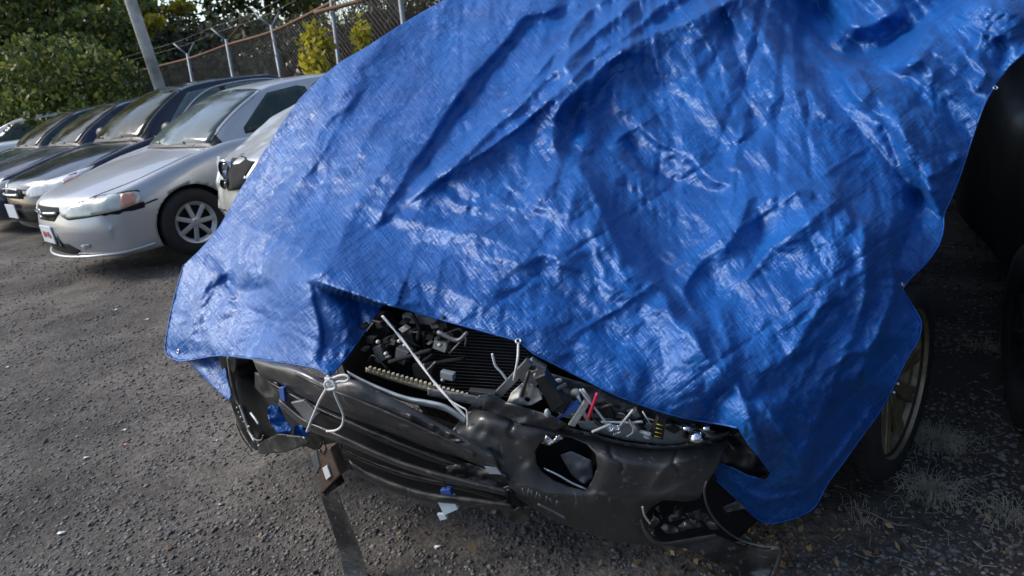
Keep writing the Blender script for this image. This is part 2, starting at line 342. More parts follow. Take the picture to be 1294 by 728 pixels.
# creases and folds of the sheet: (line, height towards the viewer in metres, reach left, reach right, sharpness)
TARP_FOLDS = [
 ([(735,2),(690,15),(650,28),(600,92),(545,170),(500,235),(470,290)], .035, 8, 60, 1.0),
 ([(745,6),(700,22),(660,40),(612,100),(556,180),(512,245)], -.012, 9, 9, 1.3),
 ([(800,-30),(740,20),(660,115),(585,190),(500,262)], .042, 14, 8, 1.0),
 ([(840,-30),(770,30),(700,95),(620,170),(520,250)], .042, 13, 9, 1.0),
 ([(885,-30),(820,20),(735,85),(660,155),(560,232)], .04, 15, 9, 1.0),
 ([(945,-20),(880,20),(800,62),(735,110),(690,160)], .055, 24, 10, 1.0),
 ([(930,-30),(860,10),(775,60),(720,100)], -.018, 8, 10, 1.4),
 ([(530,10),(480,55),(445,90),(420,140),(385,210),(330,300),(300,350)], .030, 22, 30, 1.2),
 ([(460,95),(440,130),(400,200),(370,240)], .012, 10, 14, 1.2),
 ([(620,60),(560,120),(500,190),(450,260),(410,330)], .016, 40, 12, 1.1),
 ([(560,60),(500,120),(450,190),(400,270),(360,350),(330,420)], .014, 18, 20, 1.2),
 ([(515,180),(470,240),(430,300),(400,350),(385,365)], .02, 20, 26, 1.2),
 ([(280,330),(262,370),(240,410),(222,440)], .02, 14, 14, 1.2),
 ([(330,330),(305,360),(280,400),(268,445)], .018, 14, 12, 1.2),
 ([(280,350),(300,372),(325,372),(345,355)], -.022, 12, 10, 1.4),
 ([(390,356),(430,372),(485,386)], .0, 5, 5, 1),
 ([(388,352),(398,390),(408,435),(416,475)], -.028, 30, 7, 1.2),
 ([(430,385),(440,420),(430,455)], .008, 8, 8, 1.2),
 # centre
 ([(690,100),(686,130),(694,165),(700,200),(690,235),(672,262)], .034, 26, 14, 1.1),
 ([(705,95),(720,85),(760,70),(790,62)], .03, 10, 26, 1.2),
 ([(700,180),(735,195),(760,190),(790,140)], -.02, 16, 12, 1.2),
 ([(790,60),(760,120),(720,150),(700,180)], -.035, 22, 30, 1.0),
 ([(720,190),(745,235),(775,300),(815,360),(870,425),(925,490)], .075, 12, 50, 1.0),
 ([(735,185),(775,240),(815,310),(850,370),(895,430),(935,490)], -.014, 26, 12, 1.0),
 ([(800,150),(850,185),(890,225),(935,238)], .035, 34, 8, 1.0),
 ([(790,170),(820,210),(870,232),(925,246)], -.035, 34, 14, 1.0),
 ([(935,236),(940,265),(915,310),(880,345),(872,375),(905,440),(930,490)], .036, 12, 30, 1.0),
 ([(950,250),(965,290),(950,330),(900,372)], -.035, 30, 16, 1.0),
 ([(900,376),(950,340),(1000,300),(1040,262),(1065,258)], .042, 16, 22, 1.0),
 ([(900,376),(915,420),(930,470),(945,520),(965,570),(985,598)], .05, 18, 30, 1.0),
 ([(925,488),(905,510),(900,535)], -.02, 12, 10, 1.2),
 ([(938,484),(960,470),(990,450),(1030,400),(1060,340),(1070,270)], .03, 20, 34, 1.1),
 ([(950,275),(985,248),(1030,245),(1062,258),(1085,290)], .035, 8, 26, 1.0),
 # right side
 ([(930,-40),(960,10),(985,70),(1010,130),(1030,190),(1062,255)], .022, 12, 14, 1.1),
 ([(960,-40),(990,30),(1020,100),(1050,150)], .022, 10, 14, 1.1),
 ([(1005,40),(1050,85),(1095,135),(1140,190),(1170,235),(1185,270)], .06, 40, 8, 1.0),
 ([(1092,125),(1125,165),(1155,200),(1172,245)], -.024, 8, 8, 1.2),
 ([(940,180),(975,210),(1000,240),(1040,300),(1050,330)], .016, 12, 10, 1.1),
 ([(830,100),(880,130),(930,165),(990,205)], .012, 12, 10, 1.1),
 ([(985,-30),(1020,40),(1060,72),(1110,68),(1165,42),(1200,8),(1230,-20)], .0, 34, 22, 1.3),
 ([(985,-60),(1020,20),(1060,62),(1110,60),(1165,36),(1200,0),(1230,-40)], -.17, 50, 20, 1.0),
 ([(1060,95),(1105,80),(1150,80),(1185,50)], .03, 12, 16, 1.1),
 ([(1050,30),(1090,30),(1150,10)], .035, 12, 12, 1.2),
 ([(1140,95),(1155,60),(1180,25),(1205,5),(1260,10),(1300,25)], .08, 16, 30, 1.0),
 ([(1240,40),(1235,70),(1245,95),(1230,115)], .02, 10, 10, 1.2),
 ([(1262,45),(1270,65),(1262,92)], -.02, 9, 9, 1.2),
 ([(1085,100),(1130,115),(1160,130)], .018, 8, 10, 1.1),
 ([(1180,70),(1178,130),(1190,180),(1195,210)], .016, 14, 12, 1.2),
 ([(1215,190),(1190,215),(1165,225)], .016, 8, 10, 1.2),
 ([(1072,262),(1095,300),(1092,360),(1075,430),(1040,510),(1000,590)], .055, 22, 26, 1.0),
 ([(1130,250),(1120,300),(1125,350),(1110,420),(1080,500)], .038, 18, 16, 1.0),
 ([(1160,240),(1150,290),(1130,340)], -.03, 12, 12, 1.2),
 ([(1000,470),(1040,440),(1090,380)], -.018, 14, 14, 1.3),
 ([(965,500),(990,545),(1010,580),(1015,620)], .042, 16, 14, 1.0),
 ([(900,590),(935,612),(975,632),(1025,615),(1070,560),(1105,505)], .016, 5, 14, 1.0),
 # packing creases
 ([(440,255),(520,280),(600,298),(680,320),(760,352),(830,392),(890,440)], .012, 7, 9, 1.0),
 ([(690,140),(660,134),(632,138)], .008, 5, 6, 1.0),
 ([(740,185),(800,215),(850,245),(900,290),(930,330)], .010, 6, 8, 1.0),
 ([(600,210),(590,260),(560,330),(545,395)], .007, 7, 8, 1.0),
 ([(560,420),(640,350),(720,300)], .004, 8, 8, 1.0),
 ([(870,60),(900,140),(950,250)], .008, 6, 8, 1.0),
 ([(500,398),(560,416),(630,436),(655,446),(700,474),(760,505)], .006, 2.5, 3, 1.2), ([(760,505),(820,528)], .005, 2.5, 3, 1.2),
 ([(560,120),(700,330)], -.005, 2.5, 3, 1.0), ([(640,70),(860,360)], -.006, 2.5, 3, 1.0), ([(750,20),(1010,420)], -.006, 2.5, 3, 1.0), ([(860,10),(1100,330)], .006, 3, 2.5, 1.0), ([(960,20),(1190,280)], -.006, 2.5, 3, 1.0),
 ([(420,330),(760,90)], -.005, 2.5, 3, 1.0), ([(500,370),(880,110)], .005, 3, 2.5, 1.0), ([(600,400),(1010,130)], -.006, 2.5, 3, 1.0), ([(700,440),(1120,170)], .006, 3, 2.5, 1.0), ([(850,500),(1180,260)], -.006, 2.5, 3, 1.0), ([(960,610),(1150,430)], -.006, 2.5, 3, 1.0),
 ([(250,360),(420,440)], -.005, 2.5, 3, 1.0), ([(300,280),(520,380)], .004, 3, 2.5, 1.0), ([(1010,280),(1110,470)], -.006, 2.5, 3, 1.0),
 ([(430,345),(520,360),(620,385),(740,440),(860,505)], .010, 10, 12, 1.1),
]
# patches of crumpling: (x, y, rx, ry, amplitude, direction of the wrinkles in degrees, size)
CRUMPLE = [
 (590,265,110,62,.030,14,30),(640,240,60,30,.020,20,16),(710,165,50,55,.020,55,22),(560,370,130,50,.012,12,18),(700,330,150,60,.014,20,22),
 (330,410,90,60,.010,10,14),(450,270,80,90,.006,-55,14),(840,240,80,60,.018,25,22),(800,400,110,70,.014,25,24),(1000,330,80,70,.014,-20,26),
 (1050,440,80,110,.026,-50,30),(1010,560,60,60,.020,60,22),(1130,400,50,70,.018,50,20),(1120,160,90,80,.014,40,26),(1120,70,120,60,.038,22,30),(1020,20,70,50,.030,60,22),(1230,40,70,50,.026,30,24),(1180,170,50,80,.016,60,18),(900,200,90,80,.008,40,24),
 (970,100,70,90,.010,60,22),(1160,300,40,60,.016,60,18),(1000,580,60,60,.012,-30,20),(500,130,120,120,.003,-50,14),(740,30,90,50,.008,-40,18),
 (850,90,60,60,.012,-30,18),(620,150,80,60,.008,-35,18),(260,400,50,60,.008,-60,14),(450,430,40,50,.006,80,12),(800,300,60,70,.022,62,20),(850,380,50,60,.018,50,18),(770,230,40,60,.016,70,16),(690,240,60,50,.014,80,18),(420,200,90,110,.006,-52,16),(900,470,40,40,.012,60,12)]

def hash2(i, j, seed):
    h = (i.astype(np.int64) * 374761393 + j.astype(np.int64) * 668265263 + seed * 974634777) & 0x7fffffff
    h = (h ^ (h >> 13)) * 1274126177 & 0x7fffffff
    return ((h ^ (h >> 16)) & 0xffff) / 65535.0
def facet_noise(x, y, seed):
    """piecewise linear noise on a triangle lattice: flat facets that meet in sharp creases"""
    s = (x + y) * 0.3660254; xs, ys = x + s, y + s
    i, j = np.floor(xs), np.floor(ys); fx, fy = xs - i, ys - j
    i = i.astype(np.int64); j = j.astype(np.int64)
    a = hash2(i, j, seed); c = hash2(i + 1, j + 1, seed)
    up = fx > fy
    b = np.where(up, hash2(i + 1, j, seed), hash2(i, j + 1, seed))
    hi = np.maximum(fx, fy); lo = np.minimum(fx, fy)
    return a + (b - a) * hi + (c - b) * lo - .5
def smooth_noise(x, y, seed):
    i, j = np.floor(x), np.floor(y); fx, fy = x - i, y - j
    i = i.astype(np.int64); j = j.astype(np.int64)
    fx = fx * fx * (3 - 2 * fx); fy = fy * fy * (3 - 2 * fy)
    a, b, c, d = hash2(i, j, seed), hash2(i + 1, j, seed), hash2(i, j + 1, seed), hash2(i + 1, j + 1, seed)
    return (a * (1 - fx) + b * fx) * (1 - fy) + (c * (1 - fx) + d * fx) * fy - .5
def seg_field(P, line):
    """signed distance and position along a line"""
    L = smooth_poly(line, 5) if len(line) > 2 else np.asarray(line, float)
    best = np.full(len(P), 1e9); sg = np.zeros(len(P)); tt = np.zeros(len(P))
    seg = np.linalg.norm(np.diff(L, axis=0), axis=1); cum = np.concatenate([[0], np.cumsum(seg)])
    for k in range(len(L) - 1):
        a = L[k]; e = L[k + 1] - a; l2 = e @ e + 1e-9
        t = np.clip(((P - a) @ e) / l2, 0, 1); q = P - (a + t[:, None] * e)
        d = (q ** 2).sum(1); mm = d < best
        best[mm] = d[mm]; sg[mm] = np.sign(e[0] * q[mm, 1] - e[1] * q[mm, 0]); tt[mm] = (cum[k] + t[mm] * seg[k]) / cum[-1]
    return np.sqrt(best) * sg, tt
def rbf_fit(C, vals, lam=2e-4):
    C = np.asarray(C, float) / 300.0
    def K(A, B):
        r2 = ((A[:, None] - B[None]) ** 2).sum(2); return r2 * np.log(r2 + 1e-9) * .5
    n = len(C); A = np.zeros((n + 3, n + 3)); A[:n, :n] = K(C, C) + lam * np.eye(n)
    A[:n, n] = 1; A[:n, n + 1:] = C; A[n:, :n] = A[:n, n:].T
    w = np.linalg.solve(A, np.concatenate([vals, np.zeros(3)]))
    def f(P):
        P = np.asarray(P, float) / 300.0; o = np.empty(len(P))
        for s in range(0, len(P), 20000):
            Q = P[s:s + 20000]; o[s:s + 20000] = K(Q, C) @ w[:n] + w[n] + Q @ w[n + 1:]
        return o
    return f
_ctl = np.array(TARP_CTL, float)
tarp_base = rbf_fit(_ctl[:, :2], _ctl[:, 2], 3e-3)
def tarp_depth(P):
    P = np.asarray(P, float)
    d = tarp_base(P)
    sc = d / 2.1
    # long flat facets first, then the folds, then crumpling
    wx = P[:, 0] + 26 * smooth_noise(P[:, 0] / 60, P[:, 1] / 60, 3) + 8 * smooth_noise(P[:, 0] / 17, P[:, 1] / 17, 5)
    wy = P[:, 1] + 26 * smooth_noise(P[:, 0] / 60 + 9, P[:, 1] / 60, 4) + 8 * smooth_noise(P[:, 0] / 17, P[:, 1] / 17 + 7, 6)
    for k, (line, h, wl, wr, p) in enumerate(TARP_FOLDS):
        if h == 0: continue
        J = P + 3.0 * np.stack([smooth_noise(P[:, 0] / 23, P[:, 1] / 23, 50 + k), smooth_noise(P[:, 0] / 23, P[:, 1] / 23, 90 + k)], 1) + min(16, .45 * (wl + wr)) * np.stack([smooth_noise(P[:, 0] / 52, P[:, 1] / 52, 150 + k), smooth_noise(P[:, 0] / 52, P[:, 1] / 52, 190 + k)], 1)
        lo = np.min(line, 0) - 4 * max(wl, wr); hi = np.max(line, 0) + 4 * max(wl, wr)
        m = np.all((P > lo) & (P < hi), axis=1)
        s, t = seg_field(J[m], line)
        ww = np.where(s < 0, wl, wr); r = np.abs(s) / ww
        soft = np.sqrt(r * r + .02) - math.sqrt(.02)
        K = np.exp(-soft ** p)
        ta = np.clip(t / .18, 0, 1) * np.clip((1 - t) / .18, 0, 1); ta = ta * (2 - ta)
        d[m] -= 1.6 * h * K * ta * sc[m]
    for k, (x, y, rx, ry, A, ang, size) in enumerate(CRUMPLE):
        G = np.exp(-(((P[:, 0] - x) / rx) ** 2 + ((P[:, 1] - y) / ry) ** 2))
        m = G > .02
        a = math.radians(ang); u = (wx[m] * math.cos(a) + wy[m] * math.sin(a)); v = (-wx[m] * math.sin(a) + wy[m] * math.cos(a))
        h = facet_noise(u / (size * 2.3), v / size, 7 * k + 1) + .5 * facet_noise(u / (size * 1.2) + 3, v / (size * .5), 7 * k + 2) + .22 * facet_noise(u / (size * .5), v / (size * .27), 7 * k + 3)
        d[m] -= 1.5 * A * h * G[m] * sc[m]
    # general small creasing everywhere
    slack0 = .12 + .88 / (1 + np.exp(-(P[:, 0] + P[:, 1] * .9 - 740) / 50))
    for k, (ang, size, A) in enumerate([(35, 112, .05), (-50, 55, .026), (72, 27, .008), (10, 15, .0040)]):
        a = math.radians(ang); u = (wx * math.cos(a) + wy * math.sin(a)); v = (-wx * math.sin(a) + wy * math.cos(a))
        d -= A * facet_noise(u / (size * 2), v / size, 300 + k) * sc * slack0
    # taut folds running down from the high points
    for k, (ax_, ay_, n1, amp, x0_, x1_) in enumerate([(800, -230, 9, .075, 640, 1400), (800, -230, 21, .014, 600, 1400), (1010, -160, 10, .04, 850, 1400), (560, -420, 30, .008, 480, 900)]):
        dx, dy = wx * .4 + P[:, 0] * .6 - ax_, P[:, 1] - ay_; th = np.arctan2(dx, dy); rho = np.hypot(dx, dy)
        g = np.clip((P[:, 0] - x0_) / 80, 0, 1) * np.clip((x1_ - P[:, 0]) / 80, 0, 1) * (.35 + .65 * np.clip((520 - P[:, 1]) / 260, 0, 1))
        d -= amp * g * sc * (np.abs(facet_noise(th * n1 / 1.2, rho / 330 + 3, 500 + k)) * 1.6 - .2)
    # fine sharp crinkles, stronger on the slack front, finer and run-with-the-fold on the taut left side
    slack = .5 + .5 / (1 + np.exp(-(P[:, 0] + P[:, 1] * .9 - 640) / 60))
    for k, (ang, size, A, as_) in enumerate([(18, 30, .008, 2.4), (-38, 16, .0055, 2.6), (58, 9, .0045, 2.4), (-8, 5.5, .0030, 2.0)]):
        a = math.radians(ang); u = (wx * math.cos(a) + wy * math.sin(a)); v = (-wx * math.sin(a) + wy * math.cos(a))
        f = facet_noise(u / (size * as_), v / size, 400 + k); patch = .35 + 1.3 * np.clip(smooth_noise(P[:, 0] / 55 + k, P[:, 1] / 45, 410 + k) + .35, 0, 1)
        d -= A * (np.abs(f) * 2 - .3) * slack * patch * sc
    tl = 1 - np.clip((P[:, 0] + P[:, 1] * .9 - 560) / 160, 0, 1); a = math.radians(-54); u = (P[:, 0] * math.cos(a) + P[:, 1] * math.sin(a)); v = (-wx * math.sin(a) + wy * math.cos(a))
    d -= tl * sc * (.022 * facet_noise(u / 260, v / 34, 430) + .012 * facet_noise(u / 130, v / 14, 431) + .005 * facet_noise(u / 60, v / 6.5, 432) + .004 * facet_noise(u / 16, v / 9, 433))
    # the upper sheet laps over the lower corner sheet
    s, t = seg_field(P, [(380, 353), (430, 372), (488, 388), (500, 392)])
    near = (t > .001) & (t < .999)
    lap = np.clip(t * 2.2, 0, 1)
    d -= np.where(near & (s < 0), .035 * lap * np.exp(-np.abs(s) / 28), 0) - np.where(near & (s > 0), .03 * lap * np.exp(-np.abs(s) / 30), 0)
    # shaded triangular face of the lower sheet beside the lap
    s2, t2 = seg_field(P, [(386, 350), (400, 400), (414, 476)])
    tri = (s2 < 0) & (t2 > .02) & (t2 < .995) & (P[:, 1] > 353 + (P[:, 0] - 388) * .33) & (P[:, 0] < 500)
    d += np.where(tri, np.minimum(.0022 * np.abs(s2), .12) * np.clip(t2 * 4, 0, 1), 0)
    return d

tarp = empty('tarpaulin', (0.4, 2.4, 0.0), 0, 'large crumpled blue tarpaulin draped over the wrecked car, tied down at the front', 'tarpaulin')
P2, F2 = grid_fill(TARP_OUT, TARP_STEP)
D2 = tarp_depth(P2)
V3 = CO + D2[:, None] * (CF + CR * ((P2[:, :1] - 647) / FPX) - CU * ((P2[:, 1:] - 364) / FPX))
away = V3 - CO; away /= np.linalg.norm(away, axis=1)[:, None]
VV, FF = thicken(V3, [f[::-1] for f in F2], away, .0012)
o = mesh_obj('sheet', VV, FF, M_TARP, tarp)
uvl = o.data.uv_layers.new(name='sheet')
vi = np.empty(len(o.data.loops), int); o.data.loops.foreach_get('vertex_index', vi)
UVv = np.vstack([P2, P2]) / 300.0
uvl.data.foreach_set('uv', UVv[vi].ravel())
M_METAL = princ('worn_brass', (.75, .72, .65), .3, 1.0, .1)
M_DARKHOLE = princ('hole_dark', (.01, .01, .012), .8)
# rolled hem along the visible edges
def on_tarp(pts, lift=.004):
    pts = np.asarray(pts, float); d = tarp_depth(pts) - lift
    return np.array([at(x, y, dd) for (x, y), dd in zip(pts, d)])
def inset_path(pts, n=7): return smooth_poly(pts, n)
hem1 = smooth_poly([(932,541),(915,537),(860,527),(820,515),(780,500),(740,480),(700,460),(675,447),(655,432),(630,424),(590,413),(550,402),(520,393),(490,385)], 3)
hem2 = smooth_poly([(482,388),(470,405),(452,432),(435,455),(422,470),(414,474),(400,466),(370,460),(330,455),(290,450),(270,450),(235,456),(222,455),(209,445),(213,410),(222,370),(232,335)], 3)
hem3 = smooth_poly([(1258,108),(1245,130),(1232,165),(1222,195),(1212,225),(1200,255),(1193,270),(1192,290),(1185,312),(1168,335),(1150,352),(1140,366)], 3)
hem4 = smooth_poly([(1140,366),(1152,385),(1164,407),(1160,430),(1145,455),(1128,490),(1112,520),(1090,550),(1065,585),(1045,612),(1030,640),(1010,652),(985,660),(965,660),(945,645),(920,620),(893,596)], 3)
for h in (hem1, hem2, hem3, hem4):
    V, F = tube_geo(on_tarp(h, .001), .0028, 6)
    mesh_obj('hem', V, F, M_TARP, tarp)
def grommet(px, py, r=.009):
    c = on_tarp([(px, py)], .005)[0]
    a = on_tarp([(px + 6, py)], .005)[0] - on_tarp([(px - 6, py)], .005)[0]; b = on_tarp([(px, py + 6)], .005)[0] - on_tarp([(px, py - 6)], .005)[0]
    a /= np.linalg.norm(a); b = b - a * (a @ b); b /= np.linalg.norm(b); nn = np.cross(a, b)
    if nn @ (CO - c) < 0: nn = -nn
    V = []; F = []; S = 20
    for k in range(S):
        t = 2 * math.pi * k / S; u = a * math.cos(t) + b * math.sin(t)
        for q in range(6):
            th = 2 * math.pi * q / 6
            V.append(c + u * (r * (.72 + .28 * math.cos(th))) + nn * (r * .22 * math.sin(th)))
    for k in range(S):
        for q in range(6): F.append((k * 6 + q, ((k + 1) % S) * 6 + q, ((k + 1) % S) * 6 + (q + 1) % 6, k * 6 + (q + 1) % 6))
    g = mesh_obj('grommet', V, F, M_METAL, tarp)
    disc = [c - nn * .0008 + (a * math.cos(2 * math.pi * k / 16) + b * math.sin(2 * math.pi * k / 16)) * r * .6 for k in range(16)]
    mesh_obj('eyelet_hole', np.array(disc), [tuple(range(16))], M_DARKHOLE, g, False)
grommet(225, 444); grommet(655, 431); grommet(1258, 111); grommet(1141, 360)
# ------------------------------------------------------------------ ground
def ground_material():
    mt, n, l, p = new_mat('gravel_dirt')
    tc = n.new('ShaderNodeTexCoord')
    def noise(s, d=8, r=.6):
        t = n.new('ShaderNodeTexNoise'); t.inputs['Scale'].default_value = s; t.inputs['Detail'].default_value = d; t.inputs['Roughness'].default_value = r
        l.new(tc.outputs['Object'], t.inputs['Vector']); return t
    a = noise(.9, 8, .65); b = noise(45, 6, .7)
    ra = n.new('ShaderNodeValToRGB'); e = ra.color_ramp.elements
    e[0].position = .36; e[0].color = (.045, .041, .038, 1); e[1].position = .64; e[1].color = (.19, .174, .156, 1)
    l.new(a.outputs['Fac'], ra.inputs[0])
    rb = n.new('ShaderNodeValToRGB'); e = rb.color_ramp.elements
    e[0].position = .3; e[0].color = (.35, .34, .33, 1); e[1].position = .72; e[1].color = (1.7, 1.65, 1.6, 1)
    l.new(b.outputs['Fac'], rb.inputs[0])
    mx = n.new('ShaderNodeMixRGB'); mx.blend_type = 'MULTIPLY'; mx.inputs[0].default_value = 1; l.new(ra.outputs[0], mx.inputs[1]); l.new(rb.outputs[0], mx.inputs[2])
    # brown earth on the right hand side of the wreck
    sep = n.new('ShaderNodeSeparateXYZ'); l.new(tc.outputs['Object'], sep.inputs[0])
    ea = n.new('ShaderNodeMath'); ea.operation = 'MULTIPLY_ADD'; ea.inputs[1].default_value = .5; ea.inputs[2].default_value = -.45; l.new(sep.outputs[0], ea.inputs[0])
    eb = n.new('ShaderNodeMath'); eb.operation = 'ADD'; l.new(ea.outputs[0], eb.inputs[0]); l.new(a.outputs['Fac'], eb.inputs[1]); 
    ec = n.new('ShaderNodeMapRange'); ec.inputs[1].default_value = .4; ec.inputs[2].default_value = .9; ec.inputs[4].default_value = .8; l.new(eb.outputs[0], ec.inputs[0])
    m2 = n.new('ShaderNodeMixRGB'); m2.inputs[2].default_value = (.040, .028, .019, 1); l.new(ec.outputs[0], m2.inputs[0]); l.new(mx.outputs[0], m2.inputs[1])
    l.new(m2.outputs[0], p.inputs['Base Color']); p.inputs['Roughness'].default_value = .9; p.inputs['Specular IOR Level'].default_value = .3
    vo = n.new('ShaderNodeTexVoronoi'); vo.inputs['Scale'].default_value = 70; l.new(tc.outputs['Object'], vo.inputs['Vector'])
    b1 = n.new('ShaderNodeBump'); b1.inputs['Distance'].default_value = .003; b1.invert = True; l.new(vo.outputs['Distance'], b1.inputs['Height'])
    b2 = n.new('ShaderNodeBump'); b2.inputs['Distance'].default_value = .011; l.new(b.outputs['Fac'], b2.inputs['Height']); l.new(b1.outputs[0], b2.inputs['Normal'])
    l.new(b2.outputs[0], p.inputs['Normal'])
    return mt
M_GROUND = ground_material()
def ground_h(x, y):
    x = np.asarray(x, float); y = np.asarray(y, float)
    h = .05 * smooth_noise(x / 1.7, y / 1.7, 21) + .022 * smooth_noise(x / .45 + 3, y / .45, 22) + .008 * smooth_noise(x / .13, y / .13 + 5, 23) + .004 * smooth_noise(x / .05, y / .05 + 5, 24)
    # wheel ruts running across the lot on the left
    rr = (x * .55 + y * .83) 
    for c in (3.55, 4.25): h -= .02 * np.exp(-((rr - c) / .16) ** 2)
    return h - .012
axs = np.concatenate([np.linspace(-400, -12, 14)[:-1], np.linspace(-12, -3.2, 110)[:-1], np.linspace(-3.2, 2.6, 330)[:-1], np.linspace(2.6, 9, 60)[:-1], np.linspace(9, 400, 12)])
ays = np.concatenate([np.linspace(-40, -1, 8)[:-1], np.linspace(-1, 1.0, 40)[:-1], np.linspace(1.0, 4.2, 190)[:-1], np.linspace(4.2, 14, 160)[:-1], np.linspace(14, 800, 24)])
GX, GY = np.meshgrid(axs, ays)
GZ = ground_h(GX, GY) * np.exp(-np.clip(np.hypot(GX, GY) - 12, 0, 100) / 20)
nx, ny = len(axs), len(ays)
gi = np.arange(nx * ny).reshape(ny, nx)
GF = np.stack([gi[:-1, :-1], gi[:-1, 1:], gi[1:, 1:], gi[1:, :-1]], -1).reshape(-1, 4)
g = mesh_obj('ground', np.stack([GX, GY, GZ], -1).reshape(-1, 3), GF, M_GROUND); tag(g, kind='structure')

def rock_mat(name, c0, c1):
    mt, n, l, p = new_mat(name)
    gm = n.new('ShaderNodeNewGeometry'); cr = n.new('ShaderNodeValToRGB'); e = cr.color_ramp.elements
    e[0].color = tuple(c0) + (1,); e[1].color = tuple(c1) + (1,)
    l.new(gm.outputs['Random Per Island'], cr.inputs[0])
    tc = n.new('ShaderNodeTexCoord'); t = n.new('ShaderNodeTexNoise'); t.inputs['Scale'].default_value = 120; t.inputs['Detail'].default_value = 4; l.new(tc.outputs['Object'], t.inputs['Vector'])
    mx = n.new('ShaderNodeMixRGB'); mx.blend_type = 'MULTIPLY'; mx.inputs[0].default_value = .6; l.new(cr.outputs[0], mx.inputs[1]); l.new(t.outputs['Fac'], mx.inputs[2])
    l.new(mx.outputs[0], p.inputs['Base Color']); p.inputs['Roughness'].default_value = .85
    return mt
ICO_V, ICO_F = None, None
def ico():
    t = (1 + 5 ** .5) / 2
    v = np.array([(-1, t, 0), (1, t, 0), (-1, -t, 0), (1, -t, 0), (0, -1, t), (0, 1, t), (0, -1, -t), (0, 1, -t), (t, 0, -1), (t, 0, 1), (-t, 0, -1), (-t, 0, 1)], float); v /= np.linalg.norm(v[0])
    f = np.array([(0, 11, 5), (0, 5, 1), (0, 1, 7), (0, 7, 10), (0, 10, 11), (1, 5, 9), (5, 11, 4), (11, 10, 2), (10, 7, 6), (7, 1, 8), (3, 9, 4), (3, 4, 2), (3, 2, 6), (3, 6, 8), (3, 8, 9), (4, 9, 5), (2, 4, 11), (6, 2, 10), (8, 6, 7), (9, 8, 1)])
    return v, f
def fast_mesh(name, V, F, mat, parent=None, smooth=False):
    me = bpy.data.meshes.new(name); F = np.asarray(F, np.int32); k = F.shape[1]
    me.vertices.add(len(V)); me.vertices.foreach_set('co', np.asarray(V, np.float32).ravel())
    me.loops.add(F.size); me.loops.foreach_set('vertex_index', F.ravel())
    me.polygons.add(len(F)); me.polygons.foreach_set('loop_start', np.arange(0, F.size, k, dtype=np.int32))
    if smooth: me.polygons.foreach_set('use_smooth', [True] * len(F))
    me.materials.append(mat); me.update(calc_edges=True)
    o = bpy.data.objects.new(name, me); COL.objects.link(o)
    if parent is not None: o.parent = parent; o.matrix_parent_inverse = parent_matrix(parent).inverted()
    return o
def stones(name, X, Y, S, mat, sink=.36, flat=.52):
    v, f = ico(); n = len(X)
    sc = S[:, None] * RNG.uniform(.55, 1.25, (n, 3)) * [1, 1, flat]
    V = v[None] * (1 + RNG.uniform(-.28, .28, (n, 12, 1))) * sc[:, None]
    a = RNG.uniform(0, 2 * math.pi, n); c, s = np.cos(a), np.sin(a)
    x = V[..., 0] * c[:, None] - V[..., 1] * s[:, None]; y = V[..., 0] * s[:, None] + V[..., 1] * c[:, None]
    tl = RNG.uniform(-.5, .5, n)[:, None]; z = V[..., 2] + x * tl * .6
    Z = ground_h(X, Y) + S * flat * (1 - 2 * sink) * .5
    V = np.stack([x + X[:, None], y + Y[:, None], z + Z[:, None]], -1).reshape(-1, 3)
    F = (f[None] + 12 * np.arange(n)[:, None, None]).reshape(-1, 3)
    return fast_mesh(name, V, F, mat)
M_ROCK = rock_mat('grey_gravel', (.075, .069, .063), (.30, .28, .262))
M_ROCKL = rock_mat('pale_gravel', (.16, .15, .14), (.42, .41, .40))
def scatter(n, r0, r1, a0=-52, a1=52):
    r = r0 * (r1 / r0) ** RNG.uniform(0, 1, n); a = np.radians(RNG.uniform(a0, a1, n)); return r * np.sin(a), r * np.cos(a)
X, Y = scatter(62000, 1.0, 10); clump = smooth_noise(X / .35, Y / .35, 61) + .5 * smooth_noise(X / .12, Y / .12, 62)
k = clump > -.22; X, Y = X[k], Y[k]
o = stones('gravel', X, Y, .0022 + .0100 * RNG.beta(1.0, 6, len(X)) * (1 + .7 * clump[k]) * 1.4 + .0009 * np.hypot(X, Y), M_ROCK); tag(o, kind='stuff')
X, Y = scatter(3800, 1.1, 9)
o = stones('pebbles', X, Y, .004 + .014 * RNG.beta(1.0, 5, len(X)) * 1.2, M_ROCK, .2); tag(o, kind='stuff')
X, Y = scatter(900, 1.2, 9)
o = stones('pale_pebbles', X, Y, .003 + .008 * RNG.beta(1.0, 5, len(X)) + .0006 * np.hypot(X, Y), M_ROCKL, .2); tag(o, kind='stuff')

# ------------------------------------------------------------------ paint, glass, rubber
def paint(name, col, rough=.28, metal=.5, dirt_amt=.25, dirt=(.16, .15, .13)):
    return princ(name, col, rough, metal, .05, 3, .0006, 500, coat=.6, dirt=dirt, dirt_amt=dirt_amt, dscale=2.2)
def glass_mat(name, col, rough=.04):
    return princ(name, col, rough, 0, .3, 2.5, 0, coat=(.3 if 'pale' in name else 0), dirt=(.10, .11, .08), dirt_amt=.3, spec=.45 if 'pale' in name else .3)
M_TYRE = princ('tyre_rubber', (.018, .018, .018), .75, 0, .3, 20, .002, 90)
M_BLKP = princ('black_plastic', (.014, .014, .015), .45, 0, .3, 12, .001, 120, dirt=(.07, .065, .06), dirt_amt=.3, dscale=14)
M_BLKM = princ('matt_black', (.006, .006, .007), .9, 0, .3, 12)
M_HUB = princ('silver_hubcap', (.55, .56, .58), .35, .6, .1, 10)
M_LENS = princ('clouded_headlight_lens', (.55, .58, .52), .18, 0, .2, 14, .002, 40, coat=.5, spec=.8)
M_AMBER = princ('amber_lens', (.74, .34, .24), .25, 0, .15, 30, .002, 80, coat=.4)
